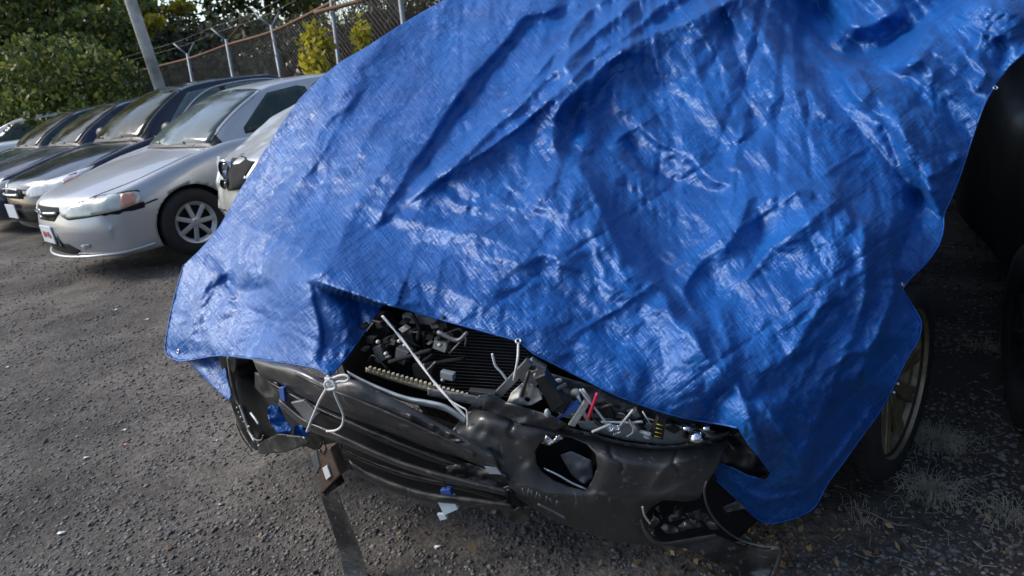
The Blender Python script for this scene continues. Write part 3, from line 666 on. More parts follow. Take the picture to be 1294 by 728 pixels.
M_CHROME = princ('chrome', (.75, .76, .78), .12, 1.0, .1, 12, dirt=(.2, .2, .19), dirt_amt=.2, dscale=20)
M_PLATE = princ('plate_white', (.62, .68, .74), .4, 0, .06, 20)
M_RED = princ('red_print', (.55, .06, .07), .45, 0, .1, 20)
M_GLASS = glass_mat('dark_car_glass', (.02, .035, .035))
M_GLASSP = glass_mat('pale_reflecting_glass', (.10, .13, .13))  # lighter base colour stands in for pale sky reflections

def lathe(profile, seg=40, sx=1.0):
    """profile (radius, y) spun about the y axis"""
    V = []; F = []; n = len(profile)
    for k in range(seg):
        a = 2 * math.pi * k / seg
        for r, y in profile: V.append((r * math.cos(a), y, r * math.sin(a)))
    for k in range(seg):
        k2 = (k + 1) % seg
        for i in range(n - 1): F.append((k * n + i, k * n + i + 1, k2 * n + i + 1, k2 * n + i))
    return np.array(V), F
def make_wheel(parent, x, side, R=.31, wid=.2, ytrack=.76, rim=None, spokes=7, steer=0, lab=None, rimr=.62):
    """wheel as a part of a car: tyre and rim are its sub-parts"""
    rim = rim or M_HUB
    wv = bpy.data.objects.new('wheel', None); COL.objects.link(wv); wv.parent = parent; wv.empty_display_size = .1
    wv.location = (x, side * ytrack, R); wv.rotation_euler = (0, 0, steer + (0 if side > 0 else math.pi))
    rr = R * rimr; h = wid / 2
    prof = [(rr - .01, -h * .8), (rr + .005, -h * .95), (R * .80, -h * 1.03), (R * .93, -h * .98), (R * .985, -h * .8), (R, -h * .4), (R, h * .4), (R * .985, h * .8), (R * .93, h * .98), (R * .80, h * 1.03), (rr + .005, h * .95), (rr - .01, h * .8), (rr - .015, 0), (rr - .01, -h * .8)]
    V, F = lathe(prof, 48)
    # tread blocks
    rad = np.hypot(V[:, 0], V[:, 2]); ang = np.arctan2(V[:, 2], V[:, 0])
    t = mesh_obj('tyre', V, F, M_TYRE, wv, True, False)
    mb = MB()
    prof2 = [(.02, h * .80), (.05, h * .82), (rr * .35, h * .62), (rr * .80, h * .60), (rr * .9, h * .78), (rr + .002, h * .9), (rr - .004, h * .7), (rr * .93, -h * .5), (.01, -h * .6)]
    V, F = lathe(prof2[3:], 40); mb.add(V, F)
    for k in range(spokes):
        a = 2 * math.pi * (k + .5) / spokes; ca, sa = math.cos(a), math.sin(a)
        ax = np.array([(ca, 0, sa), (0, 1, 0), (-sa, 0, ca)])
        mb.box(np.array([ca * rr * .55, h * .70, sa * rr * .55]), (rr * .38, .012, rr * .11), ax, .006)
    V, F = lathe([(.001, h * .86), (.03, h * .85), (rr * .26, h * .76), (rr * .27, h * .5)], 24); mb.add(V, F)
    rm = mb.build('rim', rim, wv, False, False)
    dk = mesh_obj('brake_backing', *lathe([(.001, h * .35), (rr * .9, h * .3)], 24), M_BLKM, wv, False, False)
    if lab: wv['label'] = lab
    return wv

def ellipsoid(c, r, n=14, m=9):
    V = []; F = []
    for j in range(m + 1):
        th = math.pi * j / m
        for i in range(n):
            a = 2 * math.pi * i / n; V.append((c[0] + r[0] * math.sin(th) * math.cos(a), c[1] + r[1] * math.sin(th) * math.sin(a), c[2] + r[2] * math.cos(th)))
    for j in range(m):
        for i in range(n): F.append((j * n + i, (j + 1) * n + i, (j + 1) * n + (i + 1) % n, j * n + (i + 1) % n))
    return np.array(V), F
# ------------------------------------------------------------------ cars
SEDAN = dict(
 body=[(.905,.78,.56,.54,.30),(.89,.82,.62,.60,.24),(.86,.84,.675,.65,.20),(.78,.85,.72,.685,.18),(.6,.865,.765,.72,.17),(.3,.88,.83,.785,.17),(0,.89,.88,.84,.17),(-.35,.89,.93,.90,.17),(-.6,.89,.95,.925,.17),(-1.5,.89,.95,.935,.17),(-2.7,.88,.96,.94,.17),(-3.3,.86,.96,.93,.19),(-3.6,.82,.93,.89,.24),(-3.72,.74,.80,.76,.32)],
 house=[(-.38,.62,.925),(-.62,.60,1.12),(-1.08,.565,1.34),(-1.45,.56,1.40),(-2.2,.56,1.40),(-2.6,.56,1.34),(-3.2,.60,.98)],
 wb=-2.62, hb=.75)
def car_shell(spec, sx=1, sy=1, sz=1, sweep=.36, crumple=0, nxs=7):
    st = np.array(spec['body'], float) * [sx, sy, sz, sz, sz]
    S = smooth_poly(st, nxs)
    V = []; rows = []
    for x, w, zt, zs, zb in S:
        pr = np.array([(0, zt), (.35 * w, zt - .05 * (zt - zs)), (.62 * w, zt - .3 * (zt - zs)), (.8 * w, zs + .35 * (zt - zs)), (.9 * w, zs + .02), (.955 * w, zs - .015), (.985 * w, zs - .07 * sz), (w, zs - .2 * (zs - zb) - .05), (w * .995, zb + .55 * (zs - zb)), (w * .985, zb + .3 * (zs - zb)), (w * .965, zb + .1 * (zs - zb)), (w * .90, zb), (w * .5, zb - .005), (0, zb - .005)])
        Q = smooth_poly(pr, 3)
        rows.append(Q)
    m = len(rows[0]); n = len(rows); W = .89 * sy
    pts = np.zeros((n, 2 * m - 2, 3))
    for i in range(n):
        Q = rows[i]; full = np.vstack([Q, (Q[1:-1] * [-1, 1])[::-1]])
        x = S[i][0]; fade = np.clip((x / sx + .1) / .95, 0, 1) ** 1.0; fr = np.clip((-3.0 - x / sx) / .72, 0, 1)
        sh = (np.abs(full[:, 0]) / W) ** 2.7
        pts[i, :, 0] = x - sweep * sh * fade + .22 * sh * fr; pts[i, :, 1] = full[:, 0]; pts[i, :, 2] = full[:, 1]
    if crumple:
        P = pts.reshape(-1, 3); f = np.clip((P[:, 0] + .4) / .8, 0, 1)
        for a, (sa, am) in enumerate([(.3, 1), (.12, .5), (.06, .25)]):
            P[:, 0] -= crumple * am * f * (facet_noise(P[:, 1] / sa, P[:, 2] / sa, 40 + a) + .5)
            P[:, 2] += .5 * crumple * am * f * facet_noise(P[:, 0] / sa, P[:, 1] / sa, 44 + a) * (P[:, 2] > .5)
    k = pts.shape[1]; V = pts.reshape(-1, 3); F = []
    for i in range(n - 1):
        for j in range(k):
            j2 = (j + 1) % k; F.append((i * k + j, i * k + j2, (i + 1) * k + j2, (i + 1) * k + j))
    for ring, order in ((0, 1), (n - 1, -1)):
        R0 = V[ring * k:(ring + 1) * k]; zm = (R0[:, 2].max() + R0[:, 2].min()) / 2; prev = ring * k
        for f in (.75, .45, .15, 0.0):
            Q = R0.copy(); Q[:, 2] = zm + (Q[:, 2] - zm) * f; Q[:, 0] += order * .022 * (1 - f * f)
            base_ = len(V); V = np.vstack([V, Q])
            for j in range(k):
                j2 = (j + 1) % k; q = (prev + j, base_ + j, base_ + j2, prev + j2); F.append(q[::-1] if order < 0 else q)
            prev = base_
    return V, F
def house_shell(spec, sx=1, sy=1, sz=1):
    S = smooth_poly(np.array(spec['house'], float) * [sx, sy, sz], 7); base = .90 * sz; wbm = spec['hb'] * sy
    rows = []
    for x, wt, zt in S:
        zt = max(zt, base + .01); hgt = zt - base; c = min(.06, hgt * .45); wt2 = wbm - (wbm - wt) * min(1, hgt / (.42 * sz))
        pr = np.array([(0, zt + .012), (wt2 * .55, zt + .004), (wt2 * .88, zt - .012 * min(1, hgt * 5)), (wt2 * .99, zt - c), ((wt2 * .99 + wbm) / 2 + .006, (zt - c + base) / 2), (wbm, base), (wbm, base - .08), (0, base - .08)])
        rows.append(smooth_poly(pr, 4))
    m = len(rows[0]); n = len(rows); pts = []
    for i in range(n):
        Q = rows[i]; full = np.vstack([Q, (Q[1:-1] * [-1, 1])[::-1]])
        bow = .10 * (1 - (full[:, 0] / wbm) ** 2) * (1 if S[i][0] > -1.3 * sx else 0) * np.clip((-S[i][0] / sx * -1 + 1.3), 0, 1)
        pts.append(np.stack([np.full(len(full), S[i][0]) + bow, full[:, 0], full[:, 1]], 1))
    V = np.vstack(pts); k = len(pts[0]); F = []
    for i in range(n - 1):
        for j in range(k):
            j2 = (j + 1) % k; F.append((i * k + j, i * k + j2, (i + 1) * k + j2, (i + 1) * k + j))
    F.append(tuple(range(k))[::-1]); F.append(tuple((n - 1) * k + j for j in range(k)))
    return V, F
def cut_arches(o, xs, R, sy=1.0, z=.31):
    mb = MB()
    for x in xs:
        for s in (-1, 1):
            V, F = lathe([(.0001, -.2), (R, -.2), (R, .25), (.0001, .25)], 40)
            V = V + [x, s * .86 * sy, z]; mb.add(V, F)
    me_o = mb.build('cutter', M_BLKM, None)
    me_o.matrix_world = parent_matrix(o.parent)
    md = o.modifiers.new('arches', 'BOOLEAN'); md.operation = 'DIFFERENCE'; md.object = me_o; md.solver = 'EXACT'; md.material_mode = 'TRANSFER'
    bpy.context.view_layer.update()
    dg = bpy.context.evaluated_depsgraph_get()
    nm = bpy.data.meshes.new_from_object(o.evaluated_get(dg)); o.modifiers.clear()
    if len(nm.polygons) > 50: o.data = nm
    bpy.data.objects.remove(me_o, do_unlink=True)
def bvh_of(V, F): return BVHTree.FromPolygons([Vector(v) for v in V], F)
def decal(name, pts, D, step, lift, mat, parent, bvh, drop=.006, round_=0, sm=True):
    """a panel that follows the shell: outline points near the shell are projected along D"""
    D = np.array(D, float); D /= np.linalg.norm(D)
    A = np.cross(D, [0, 0, 1.0]); A /= np.linalg.norm(A); B = np.cross(A, D)
    pts = np.asarray(pts, float)
    if pts.shape[1] == 3: poly = np.stack([pts @ A, pts @ B], 1)
    else: poly = pts
    if round_: poly = smooth_poly(poly, round_, True)
    P, F = grid_fill(poly, step)
    V = []; last = None
    for a, b in P:
        o = A * a + B * b - D * 6
        h = bvh.ray_cast(Vector(o), Vector(D))
        if h[0] is None:
            q = np.array(bvh.find_nearest(Vector(A * a + B * b + D * (last if last is not None else 0)))[0])
            V.append(q)
        else:
            q = np.array(h[0]); last = q @ D; V.append(q)
    V = np.array(V)
    V = V - D * lift
    VV, FF = thicken(V, F, np.tile(D, (len(V), 1)), lift + drop)
    f0 = F[0]; nn = np.cross(V[f0[1]] - V[f0[0]], V[f0[2]] - V[f0[0]])
    if nn @ D > 0: FF = [f[::-1] for f in FF]
    return mesh_obj(name, VV, FF, mat, parent, sm, False)
def make_car(name, x, y, head, mat, glass, label, cat='car', group=None, z=0, scale=(1, 1, 1), detail=0, crumple=0, spec=SEDAN, wheels=(1, 1, 1, 1), steer=0, side_glass=None, roof_scale=None):
    sx, sy, sz = scale
    c = empty(name, (x, y, z), math.radians(head), label, cat, group)
    V, F = car_shell(spec, sx, sy, sz, crumple=crumple)
    body = mesh_obj('body', V, F, mat, c, True, False); body.data.materials.append(M_BLKM)
    bb = bvh_of(V, F)
    cut_arches(body, (0, spec['wb'] * sx), .345, sy)
    Vh, Fh = house_shell(spec, sx, sy, sz * (roof_scale or 1))
    zz = (roof_scale or 1) * sz
    if roof_scale: Vh[:, 2] += .90 * sz - .90 * zz
    roof = mesh_obj('roof', Vh, Fh, mat, c, True, False)
    hb = bvh_of(Vh, Fh)
    roof.data.materials.append(M_BLKP)
    for p_ in roof.data.polygons:
        c_ = p_.center
        if c_.x > -.50 * sx: p_.material_index = 1
    def hz(z_): return .90 * sz + (z_ - .90) * zz
    side_glass = side_glass or glass
    # windscreen: black seal under the pane
    ws = [(-.40 * sx, .66 * sy, hz(.94)), (-1.10 * sx, .50 * sy, hz(1.325)), (-1.12 * sx, 0, hz(1.35)), (-1.10 * sx, -.50 * sy, hz(1.325)), (-.40 * sx, -.66 * sy, hz(.94)), (-.32 * sx, 0, hz(.92))]
    big = [(-.30 * sx, .715 * sy, hz(.905)), (-1.13 * sx, .525 * sy, hz(1.34)), (-1.15 * sx, 0, hz(1.366)), (-1.13 * sx, -.525 * sy, hz(1.34)), (-.30 * sx, -.715 * sy, hz(.905)), (-.21 * sx, 0, hz(.90))]
    Dw = (-.55, 0, -.83)
    seal = decal('windscreen_seal', big, Dw, .06, .002, M_BLKP, c, hb, round_=0)
    wsn = decal('windscreen', ws, Dw, .06, .006, glass, c, hb)
    for k in (0, 1):      # wipers
        y0 = (.30, -.25)[k] * sy
        tube('wiper', [(-.33 * sx, y0, hz(.965)), (-.42 * sx, y0 - .22, hz(1.0)), (-.50 * sx, y0 - .5, hz(1.02))], .008, M_BLKP, c, 6, 4, world=False) if detail else None
    for s in ((1,) if detail < 2 else (1, -1)):
        sg = [(-.68, .66, .965), (-1.17, .58, 1.31), (-1.6, .57, 1.34), (-1.66, .66, .965)]
        rg = [(-1.72, .66, .965), (-1.68, .57, 1.34), (-2.3, .57, 1.33), (-2.62, .58, 1.24), (-2.85, .66, .985)]
        for q in (sg, rg):
            pl = [(a * sx, s * b * sy, hz(z_)) for a, b, z_ in q]
            decal('side_window', pl, (0, -s, -.12), .07, .004, side_glass, c, hb)
        if detail:      # bright strip along the window line
            pass
    for i, (xx, s) in enumerate(((0, 1), (0, -1), (spec['wb'] * sx, 1), (spec['wb'] * sx, -1))):
        if wheels[i]: make_wheel(c, xx, s, ytrack=.775 * sy, steer=steer if i < 2 else 0)
    return c, bb, hb, body
# ---- silver sedan
M_SILVER = paint('silver_paint', (.52, .525, .54), .30, .4, .15, (.33, .32, .29))
silver, sb, shb, sbody = make_car('parked_car', -3.37, 6.80, 226.5, M_SILVER, M_GLASSP, 'silver sedan with amber-tipped headlight and chipped front bumper', 'car', 'cars parked in the row', detail=2, z=.04, side_glass=M_GLASS)
def cdec(name, pts, D, step, lift, mat, par=None, bv=None, **k): return decal(name, pts, D, step, lift, mat, par or silver, bv or sb, **k)
DF = (-.8, -.6, 0); DFR = (-.8, .6, 0)
def bm_obl(D, a, zz):   # outline in the oblique projection -> pseudo 3-D points
    D = np.array(D, float); A = np.cross(D / np.linalg.norm(D), [0, 0, 1.0]); A /= np.linalg.norm(A)
    return A * a + np.array([0, 0, zz])
for s in (1, -1):
    D = (-.78, -.62 * s, 0)
    hl = [(.86, .31 * s, .585), (.80, .44 * s, .655), (.68, .66 * s, .695), (.50, .83 * s, .70), (.42, .87 * s, .69), (.42, .87 * s, .60), (.55, .80 * s, .575), (.72, .62 * s, .56), (.84, .40 * s, .55)]
    cdec('headlight_surround', [(a + .0, b * 1.0, c + (.012 if c > .62 else -.012)) for a, b, c in hl], D, .025, .002, M_BLKP)
    h = cdec('headlight', hl, D, .022, .009, M_LENS)
    am = [(.53, .81 * s, .697), (.45, .86 * s, .692), (.45, .86 * s, .602), (.53, .81 * s, .584)]
    cdec('turn_signal', am, D, .02, .013, M_AMBER, h)
    if s > 0:
        cdec('torn_gap', [(.66, .68, .562), (.58, .77, .572), (.46, .85, .600), (.40, .875, .60), (.40, .875, .55), (.47, .84, .545), (.52, .81, .555), (.55, .79, .54), (.60, .75, .552), (.63, .71, .545)], D, .012, .004, M_BLKM)
        cdec('bumper_seam', [(.42, .87, .578), (.30, .9, .600), (.27, .9, .600), (.27, .9, .590), (.42, .87, .566)], (-.2, -1, 0), .01, .003, M_BLKM)
cdec('grille', [(.89, .29, .645), (.89, -.29, .645), (.89, -.31, .60), (.89, -.2, .525), (.89, .2, .525), (.89, .31, .60)], (-1, 0, 0), .015, .003, M_BLKM)
tube('grille_bar', [(.895, .28, .60), (.918, .14, .597), (.928, 0, .596), (.918, -.14, .597), (.895, -.28, .60)], .014, M_CHROME, silver, 8, 6, world=False)
MBb = MB(); V, F = tube_geo([(.94 + 0 * t, .034 * math.cos(t), .598 + .034 * math.sin(t)) for t in np.linspace(0, 2 * math.pi, 25)], .006, 6); MBb.add(V, F); MBb.box((.94, 0, .598), (.006, .045, .008)); MBb.build('badge', M_CHROME, silver, True, False)
cdec('lower_intake', [(.9, .30, .33), (.9, -.30, .33), (.9, -.44, .26), (.9, -.32, .225), (.9, .32, .225), (.9, .44, .26)], (-1, 0, 0), .02, .003, M_BLKM)
for s in (1, -1): cdec('fog_lamp_recess', [(.86, .46 * s, .315), (.80, .58 * s, .325), (.82, .56 * s, .285), (.86, .48 * s, .268)], (-.9, -.45 * s, 0), .02, .004, princ('grey_lamp', (.30, .30, .31), .3) if s > 0 else M_BLKP)
lip = tube('lip_strip', [(.62, -.78, .215), (.80, -.55, .21), (.90, -.25, .205), (.925, 0, .205), (.90, .25, .205), (.80, .55, .21), (.62, .78, .215), (.40, .88, .235)], .013, M_SILVER, silver, 8, 6, world=False)
mb = MB(); mb.box((.935, -.03, .40), (.006, .155, .078), None, .003); pl = mb.build('license_plate', M_PLATE, silver, False, False)
mb = MB()
for k, yy in enumerate((-.085, -.04, .03, .075)):
    mb.box((.943, yy - .03, .40), (.002, .005, .028)); mb.box((.943, yy - .015, .415 - .02 * (k % 2)), (.002, .014, .005)); mb.box((.943, yy, .40 + .01 * (k % 3 - 1)), (.002, .005, .018))
mb.build('plate_characters', M_RED, pl, False, False)
mb = MB(); mb.box((.90, .16, .385), (.02, .035, .085)); mb.build('plate_bracket', M_BLKP, silver, False, False)
cdec('hood_seam', [(.70, .60, .73), (.3, .72, .80), (-.32, .74, .93), (-.32, .732, .93), (.3, .71, .80), (.70, .59, .73)], (0, -.1, -1), .008, .002, M_BLKM)
# body side: door gaps and handles hidden further back still exist
for xx in (-.72, -1.68):
    cdec('door_seam', [(xx, .9, .90), (xx + .008, .9, .90), (xx + .008, .9, .25), (xx, .9, .25)], (0, -1, 0), .008, .002, M_BLKM)
# warm pillar edge seal along windscreen top
# ---- champagne damaged car, mostly behind the tarp
M_CHAMP = paint('champagne_paint', (.55, .55, .52), .3, .4, .25, (.3, .28, .24))
ch, chb, chh, chbody = make_car('parked_car', -1.23, 5.57, 238, M_CHAMP, M_GLASSP, 'champagne sedan with crushed nose beside the tarpaulin, its headlight broken open', 'car', 'cars parked in the row', detail=1, crumple=.09, roof_scale=.55, scale=(1, 1, 1.33), z=.0)
for s in (-1, 1):
    D = (-.8, -.55 * s, 0)
    hl = [(.85, .10 * s, .78), (.85, .10 * s, .95), (.80, .40 * s, .98), (.74, .56 * s, .98), (.74, .56 * s, .78), (.8, .40 * s, .75)]
    h = decal('headlight', hl, D, .03, .006, M_BLKM, ch, chb)
    for (yy, zz, r) in ((.40, .90, .075), (.42, .80, .04)):
        hit = chb.ray_cast(Vector((3, yy * s, zz)), Vector((-1, 0, 0)))[0]
        V, F = lathe([(.001, 0), (r * .5, .0), (r * .8, .02), (r, .05), (r * .9, .055)], 20)
        M = np.array([[0, -1, 0], [1, 0, 0], [0, 0, 1]]); V = V @ M + [hit[0] - .015, yy * s, zz]
        mesh_obj('reflector', V, F, M_CHROME, h, True, False)
    mb = MB()
    for k in range(4):
        yy = (.59 + .065 * k) * s; hit = chb.ray_cast(Vector((3, yy, .87)), Vector((-1, 0, 0)))[0]
        mb.box((hit[0] + .002, yy, .87 - .01 * k), (.008, .018, .11 - .012 * k), [(1, 0, .12), (0, 1, 0), (-.12, 0, 1)])
    mb.build('headlight_fragment', princ('pale_plastic', (.6, .68, .72), .3), ch, False, False)

# ---- black suv with pale broken headlight
M_BLACK = paint('black_blue_paint', (.008, .010, .022), .12, .0, .16, (.05, .04, .03))
ST = -1
UX, UY = -.778, .628
def row_pos(k, fwd=0): 
    h = math.radians(231.5); return -3.42 + UX * k + fwd * math.cos(h), 6.62 + UY * k + fwd * math.sin(h)
bk, bkb, bkh, _ = make_car('parked_car', -4.97, 8.82, 229.0, M_BLACK, glass_mat('dim_glass', (.035, .036, .018)), 'glossy black wagon with a milky white broken headlight, next to the silver sedan', 'car', 'cars parked in the row', detail=1, scale=(1.0, 1.02, 1.06), roof_scale=1.12, side_glass=M_GLASSP)  # olive glass colour stands in for reflected trees
for s in (1, -1):
    h = decal('headlight', [(.86, .30 * s, .62), (.80, .42 * s, .70), (.62, .72 * s, .76), (.30, .88 * s, .82), (.42, .86 * s, .72), (.55, .80 * s, .64), (.75, .62 * s, .58), (.85, .40 * s, .56)], (-.7, -.7 * s, -.1), .03, .008, princ('milky_lens', (.68, .70, .72), .25, 0, .2, 20, .003, 60), bk, bkb)
    decal('turn_signal', [(.60, .76 * s, .70), (.45, .84 * s, .745), (.45, .85 * s, .715), (.60, .78 * s, .67)], (-.7, -.7 * s, -.1), .02, .012, M_AMBER, h, bkb)
decal('grille', [(.88, .25, .66), (.88, -.25, .66), (.88, -.28, .56), (.88, .28, .56)], (-1, 0, 0), .03, .004, M_BLKM, bk, bkb)
tube('grille_bar', [(.93, .24, .61), (.95, 0, .61), (.93, -.24, .61)], .018, M_CHROME, bk, 8, 6, world=False)
tube('grille_bar', [(.92, .26, .67), (.93, 0, .68), (.92, -.26, .67)], .010, M_CHROME, bk, 8, 6, world=False)
decal('lower_intake', [(.9, .5, .45), (.9, -.5, .45), (.9, -.5, .28), (.9, .5, .28)], (-1, 0, 0), .04, .003, M_BLKM, bk, bkb)
mb = MB(); mb.box((.965, -.06, .42), (.006, .16, .08), None, .003); mb.build('license_plate', M_PLATE, bk, False, False)
for s in (1, -1):
    V, F = ellipsoid((-.62, s * .97, 1.06), (.075, .12, .085)); mesh_obj('side_mirror', V, F, M_BLKP, bk, True, False)
tube('window_trim', [(-.72, .735, 1.015), (-.98, .70, 1.2), (-1.28, .655, 1.385), (-1.6, .64, 1.47), (-2.2, .635, 1.48), (-2.7, .65, 1.40)], .012, M_CHROME, bk, 6, 6, world=False)
# ---- cars further along the row
M_TEAL = paint('dark_teal_paint', (.012, .035, .040), .2, .3, .3, (.12, .10, .07))
M_BROWN = paint('dusty_dark_blue_paint', (.012, .022, .05), .22, .3, .3, (.20, .13, .08))
M_WHITE = paint('white_paint', (.62, .64, .65), .3, 0, .15, (.4, .4, .38))
M_GLB = glass_mat('olive_reflection_glass', (.05, .045, .03))  # brown-olive base colour stands in for trees mirrored in the glass
for x, y, mt, gl, lab, sc in ((-6.42, 10.1, M_BROWN, M_GLB, 'dark blue sedan half hidden behind the black wagon, a brown reflection coloured into its windscreen', (1, .97, 1.03)),
                       (-7.85, 11.5, M_TEAL, M_GLB, 'dark teal sedan with a dusty hood, second from the far left end of the row', (1, .97, 1.0)),
                       (-11.0, 15.4, M_WHITE, M_GLASS, 'white sedan at the far left end of the row, in front of the ivy', (1, 1, .98))):
    c_, b_, h_, _ = make_car('parked_car', x, y, 225.9 if mt is not M_WHITE else 189.0, mt, gl, lab, 'car', 'cars parked in the row', detail=1, scale=sc, wheels=(1, 1, 0, 0), side_glass=M_GLASS)
    for s in (1, -1): decal('headlight', [(.85, .35 * s, .58), (.80, .42 * s, .67), (.55, .80 * s, .69), (.50, .84 * s, .60), (.7, .66 * s, .56)], (-.8, -.55 * s, 0), .04, .006, M_LENS, c_, b_)
# ---- neighbour on the right, only its front wheel shows; and a black van behind in the shade
M_NB = princ('dusty_black_paint', (.012, .011, .010), .5, .0, .3, 4, 0, 60, dirt=(.04, .034, .028), dirt_amt=.6, spec=.3)
nb = empty('parked_van', (2.53, 1.67, 0), math.radians(243), 'black van at the right edge, only its front tyre and shaded side in view', 'van')
VANB = dict(body=[(.95,.80,.75,.72,.40),(.93,.86,.85,.82,.34),(.80,.90,.98,.93,.30),(.45,.90,1.04,.98,.28),(-.3,.90,1.06,1.0,.28),(-1.0,.90,1.08,1.02,.28),(-1.5,.955,1.75,1.65,.28),(-1.9,.955,2.08,1.95,.28),(-2.5,.955,2.12,2.02,.28),(-4.3,.94,2.08,1.98,.32),(-4.45,.90,1.9,1.8,.4)], wb=-3.2)
V, F = car_shell(VANB, 1, 1.0, 1, sweep=.25); vb = mesh_obj('body', V, F, M_NB, nb, True, False); vb.data.materials.append(M_BLKM); vbv = bvh_of(V, F); cut_arches(vb, (0, -3.2), .38, 1.0)
for s in (1, -1):
    decal('side_window', [(-1.3, .95 * s, 1.25), (-1.75, .95 * s, 1.70), (-2.4, .95 * s, 1.78), (-2.4, .95 * s, 1.22)], (0, -s, 0), .07, .004, M_GLASS, nb, vbv)
    decal('sliding_door_seam', [(-2.5, .95 * s, 1.8), (-2.51, .95 * s, 1.8), (-2.51, .95 * s, .4), (-2.5, .95 * s, .4)], (0, -s, 0), .01, .003, M_BLKM, nb, vbv)
    for x_ in (0, -3.2): make_wheel(nb, x_, s, .33, .2, .83, rim=M_BLKP)
decal('windscreen', [(-1.1, .7, 1.40), (-1.6, .62, 1.88), (-1.6, -.62, 1.88), (-1.1, -.7, 1.40)], (-.8, 0, -.6), .07, .004, M_GLASS, nb, vbv)
# ------------------------------------------------------------------ the wrecked car
WC = np.array([.43, 2.34]); WH = np.array([-.459, -.888]); WN = np.array([.888, -.459])
FL = np.array([-1.05, 2.30]); FRt = np.array([.52, 1.48])
def front_pts(P, off=0.0, bulge=.25):
    """points on the curved vertical face of the car's nose, off metres in front of it"""
    P = np.atleast_2d(np.asarray(P, float)); off = np.broadcast_to(np.asarray(off, float), (len(P),))
    R = CF + CR * ((P[:, :1] - 647) / FPX) - CU * ((P[:, 1:2] - 364) / FPX)
    t = np.linspace(-.5, 1.5, 1001)
    out = np.zeros((len(P), 3))
    for i in range(len(P)):
        Q = FL + (FRt - FL) * t[:, None] + WH * (bulge * np.clip(4 * t * (1 - t), 0, 1) + off[i])[:, None]
        c = Q[:, 0] * R[i, 1] - Q[:, 1] * R[i, 0]; I = np.nonzero((c[:-1] * c[1:] <= 0) & (Q[:-1] @ R[i, :2] > 0))[0]
        k = I[np.argmin(abs(t[I] - .5))] if len(I) else int(np.argmin(abs(c)))
        f = c[k] / (c[k] - c[min(k + 1, 1000)] + 1e-12) if len(I) else 0
        q = Q[k] + (Q[min(k + 1, 1000)] - Q[k]) * f
        s = (q @ R[i, :2]) / (R[i, :2] @ R[i, :2]); out[i] = CO + R[i] * s
    return out
def fp(x, y, off=0.0): return front_pts([(x, y)], off)[0]
wreck = empty('wrecked_car', (WC[0], WC[1], 0), math.atan2(WH[1], WH[0]), 'dark grey wrecked car under the blue tarpaulin, nose smashed open', 'car')
M_BUMP = princ('scuffed_grey_bumper', (.050, .049, .049), .31, .1, .2, 9, .0004, 220, coat=.2, dirt=(.10, .092, .082), dirt_amt=.35, dscale=9, scuff=.3)
M_BUMP2 = princ('dusty_black_plastic', (.02, .02, .02), .3, 0, .25, 10, .0005, 180, dirt=(.10, .092, .082), dirt_amt=.5, dscale=12, scuff=.3)
M_FOAM = princ('beige_foam', (.42, .36, .24), .8, 0, .2, 20, .004, 60, dirt=(.15, .12, .08), dirt_amt=.5, dscale=15)
M_TUBEW = princ('pale_tube', (.42, .47, .50), .3, .2, .15, 12, dirt=(.2, .19, .17), dirt_amt=.4, dscale=12)
M_ALU = princ('cast_aluminium', (.50, .50, .46), .5, .4, .25, 25, .002, 90, dirt=(.2, .18, .15), dirt_amt=.5, dscale=18)
M_STEEL = princ('grey_steel', (.18, .19, .20), .45, .5, .25, 16, .001, 80, dirt=(.10, .08, .06), dirt_amt=.4, dscale=14)
M_PANEL = princ('grey_painted_panel', (.24, .26, .26), .4, .1, .15, 9, .001, 60, dirt=(.12, .10, .08), dirt_amt=.5, dscale=10)
M_BLUEP = princ('blue_plastic', (.04, .10, .32), .4, 0, .2, 16)
M_WHITEW = princ('white_cord', (.62, .62, .60), .7, 0, .12, 60, .001, 400)
M_REDP = princ('red_strut', (.55, .02, .07), .4, 0, .1, 20)
M_TAN = princ('dusty_tan_edge', (.26, .23, .18), .7, 0, .25, 30)

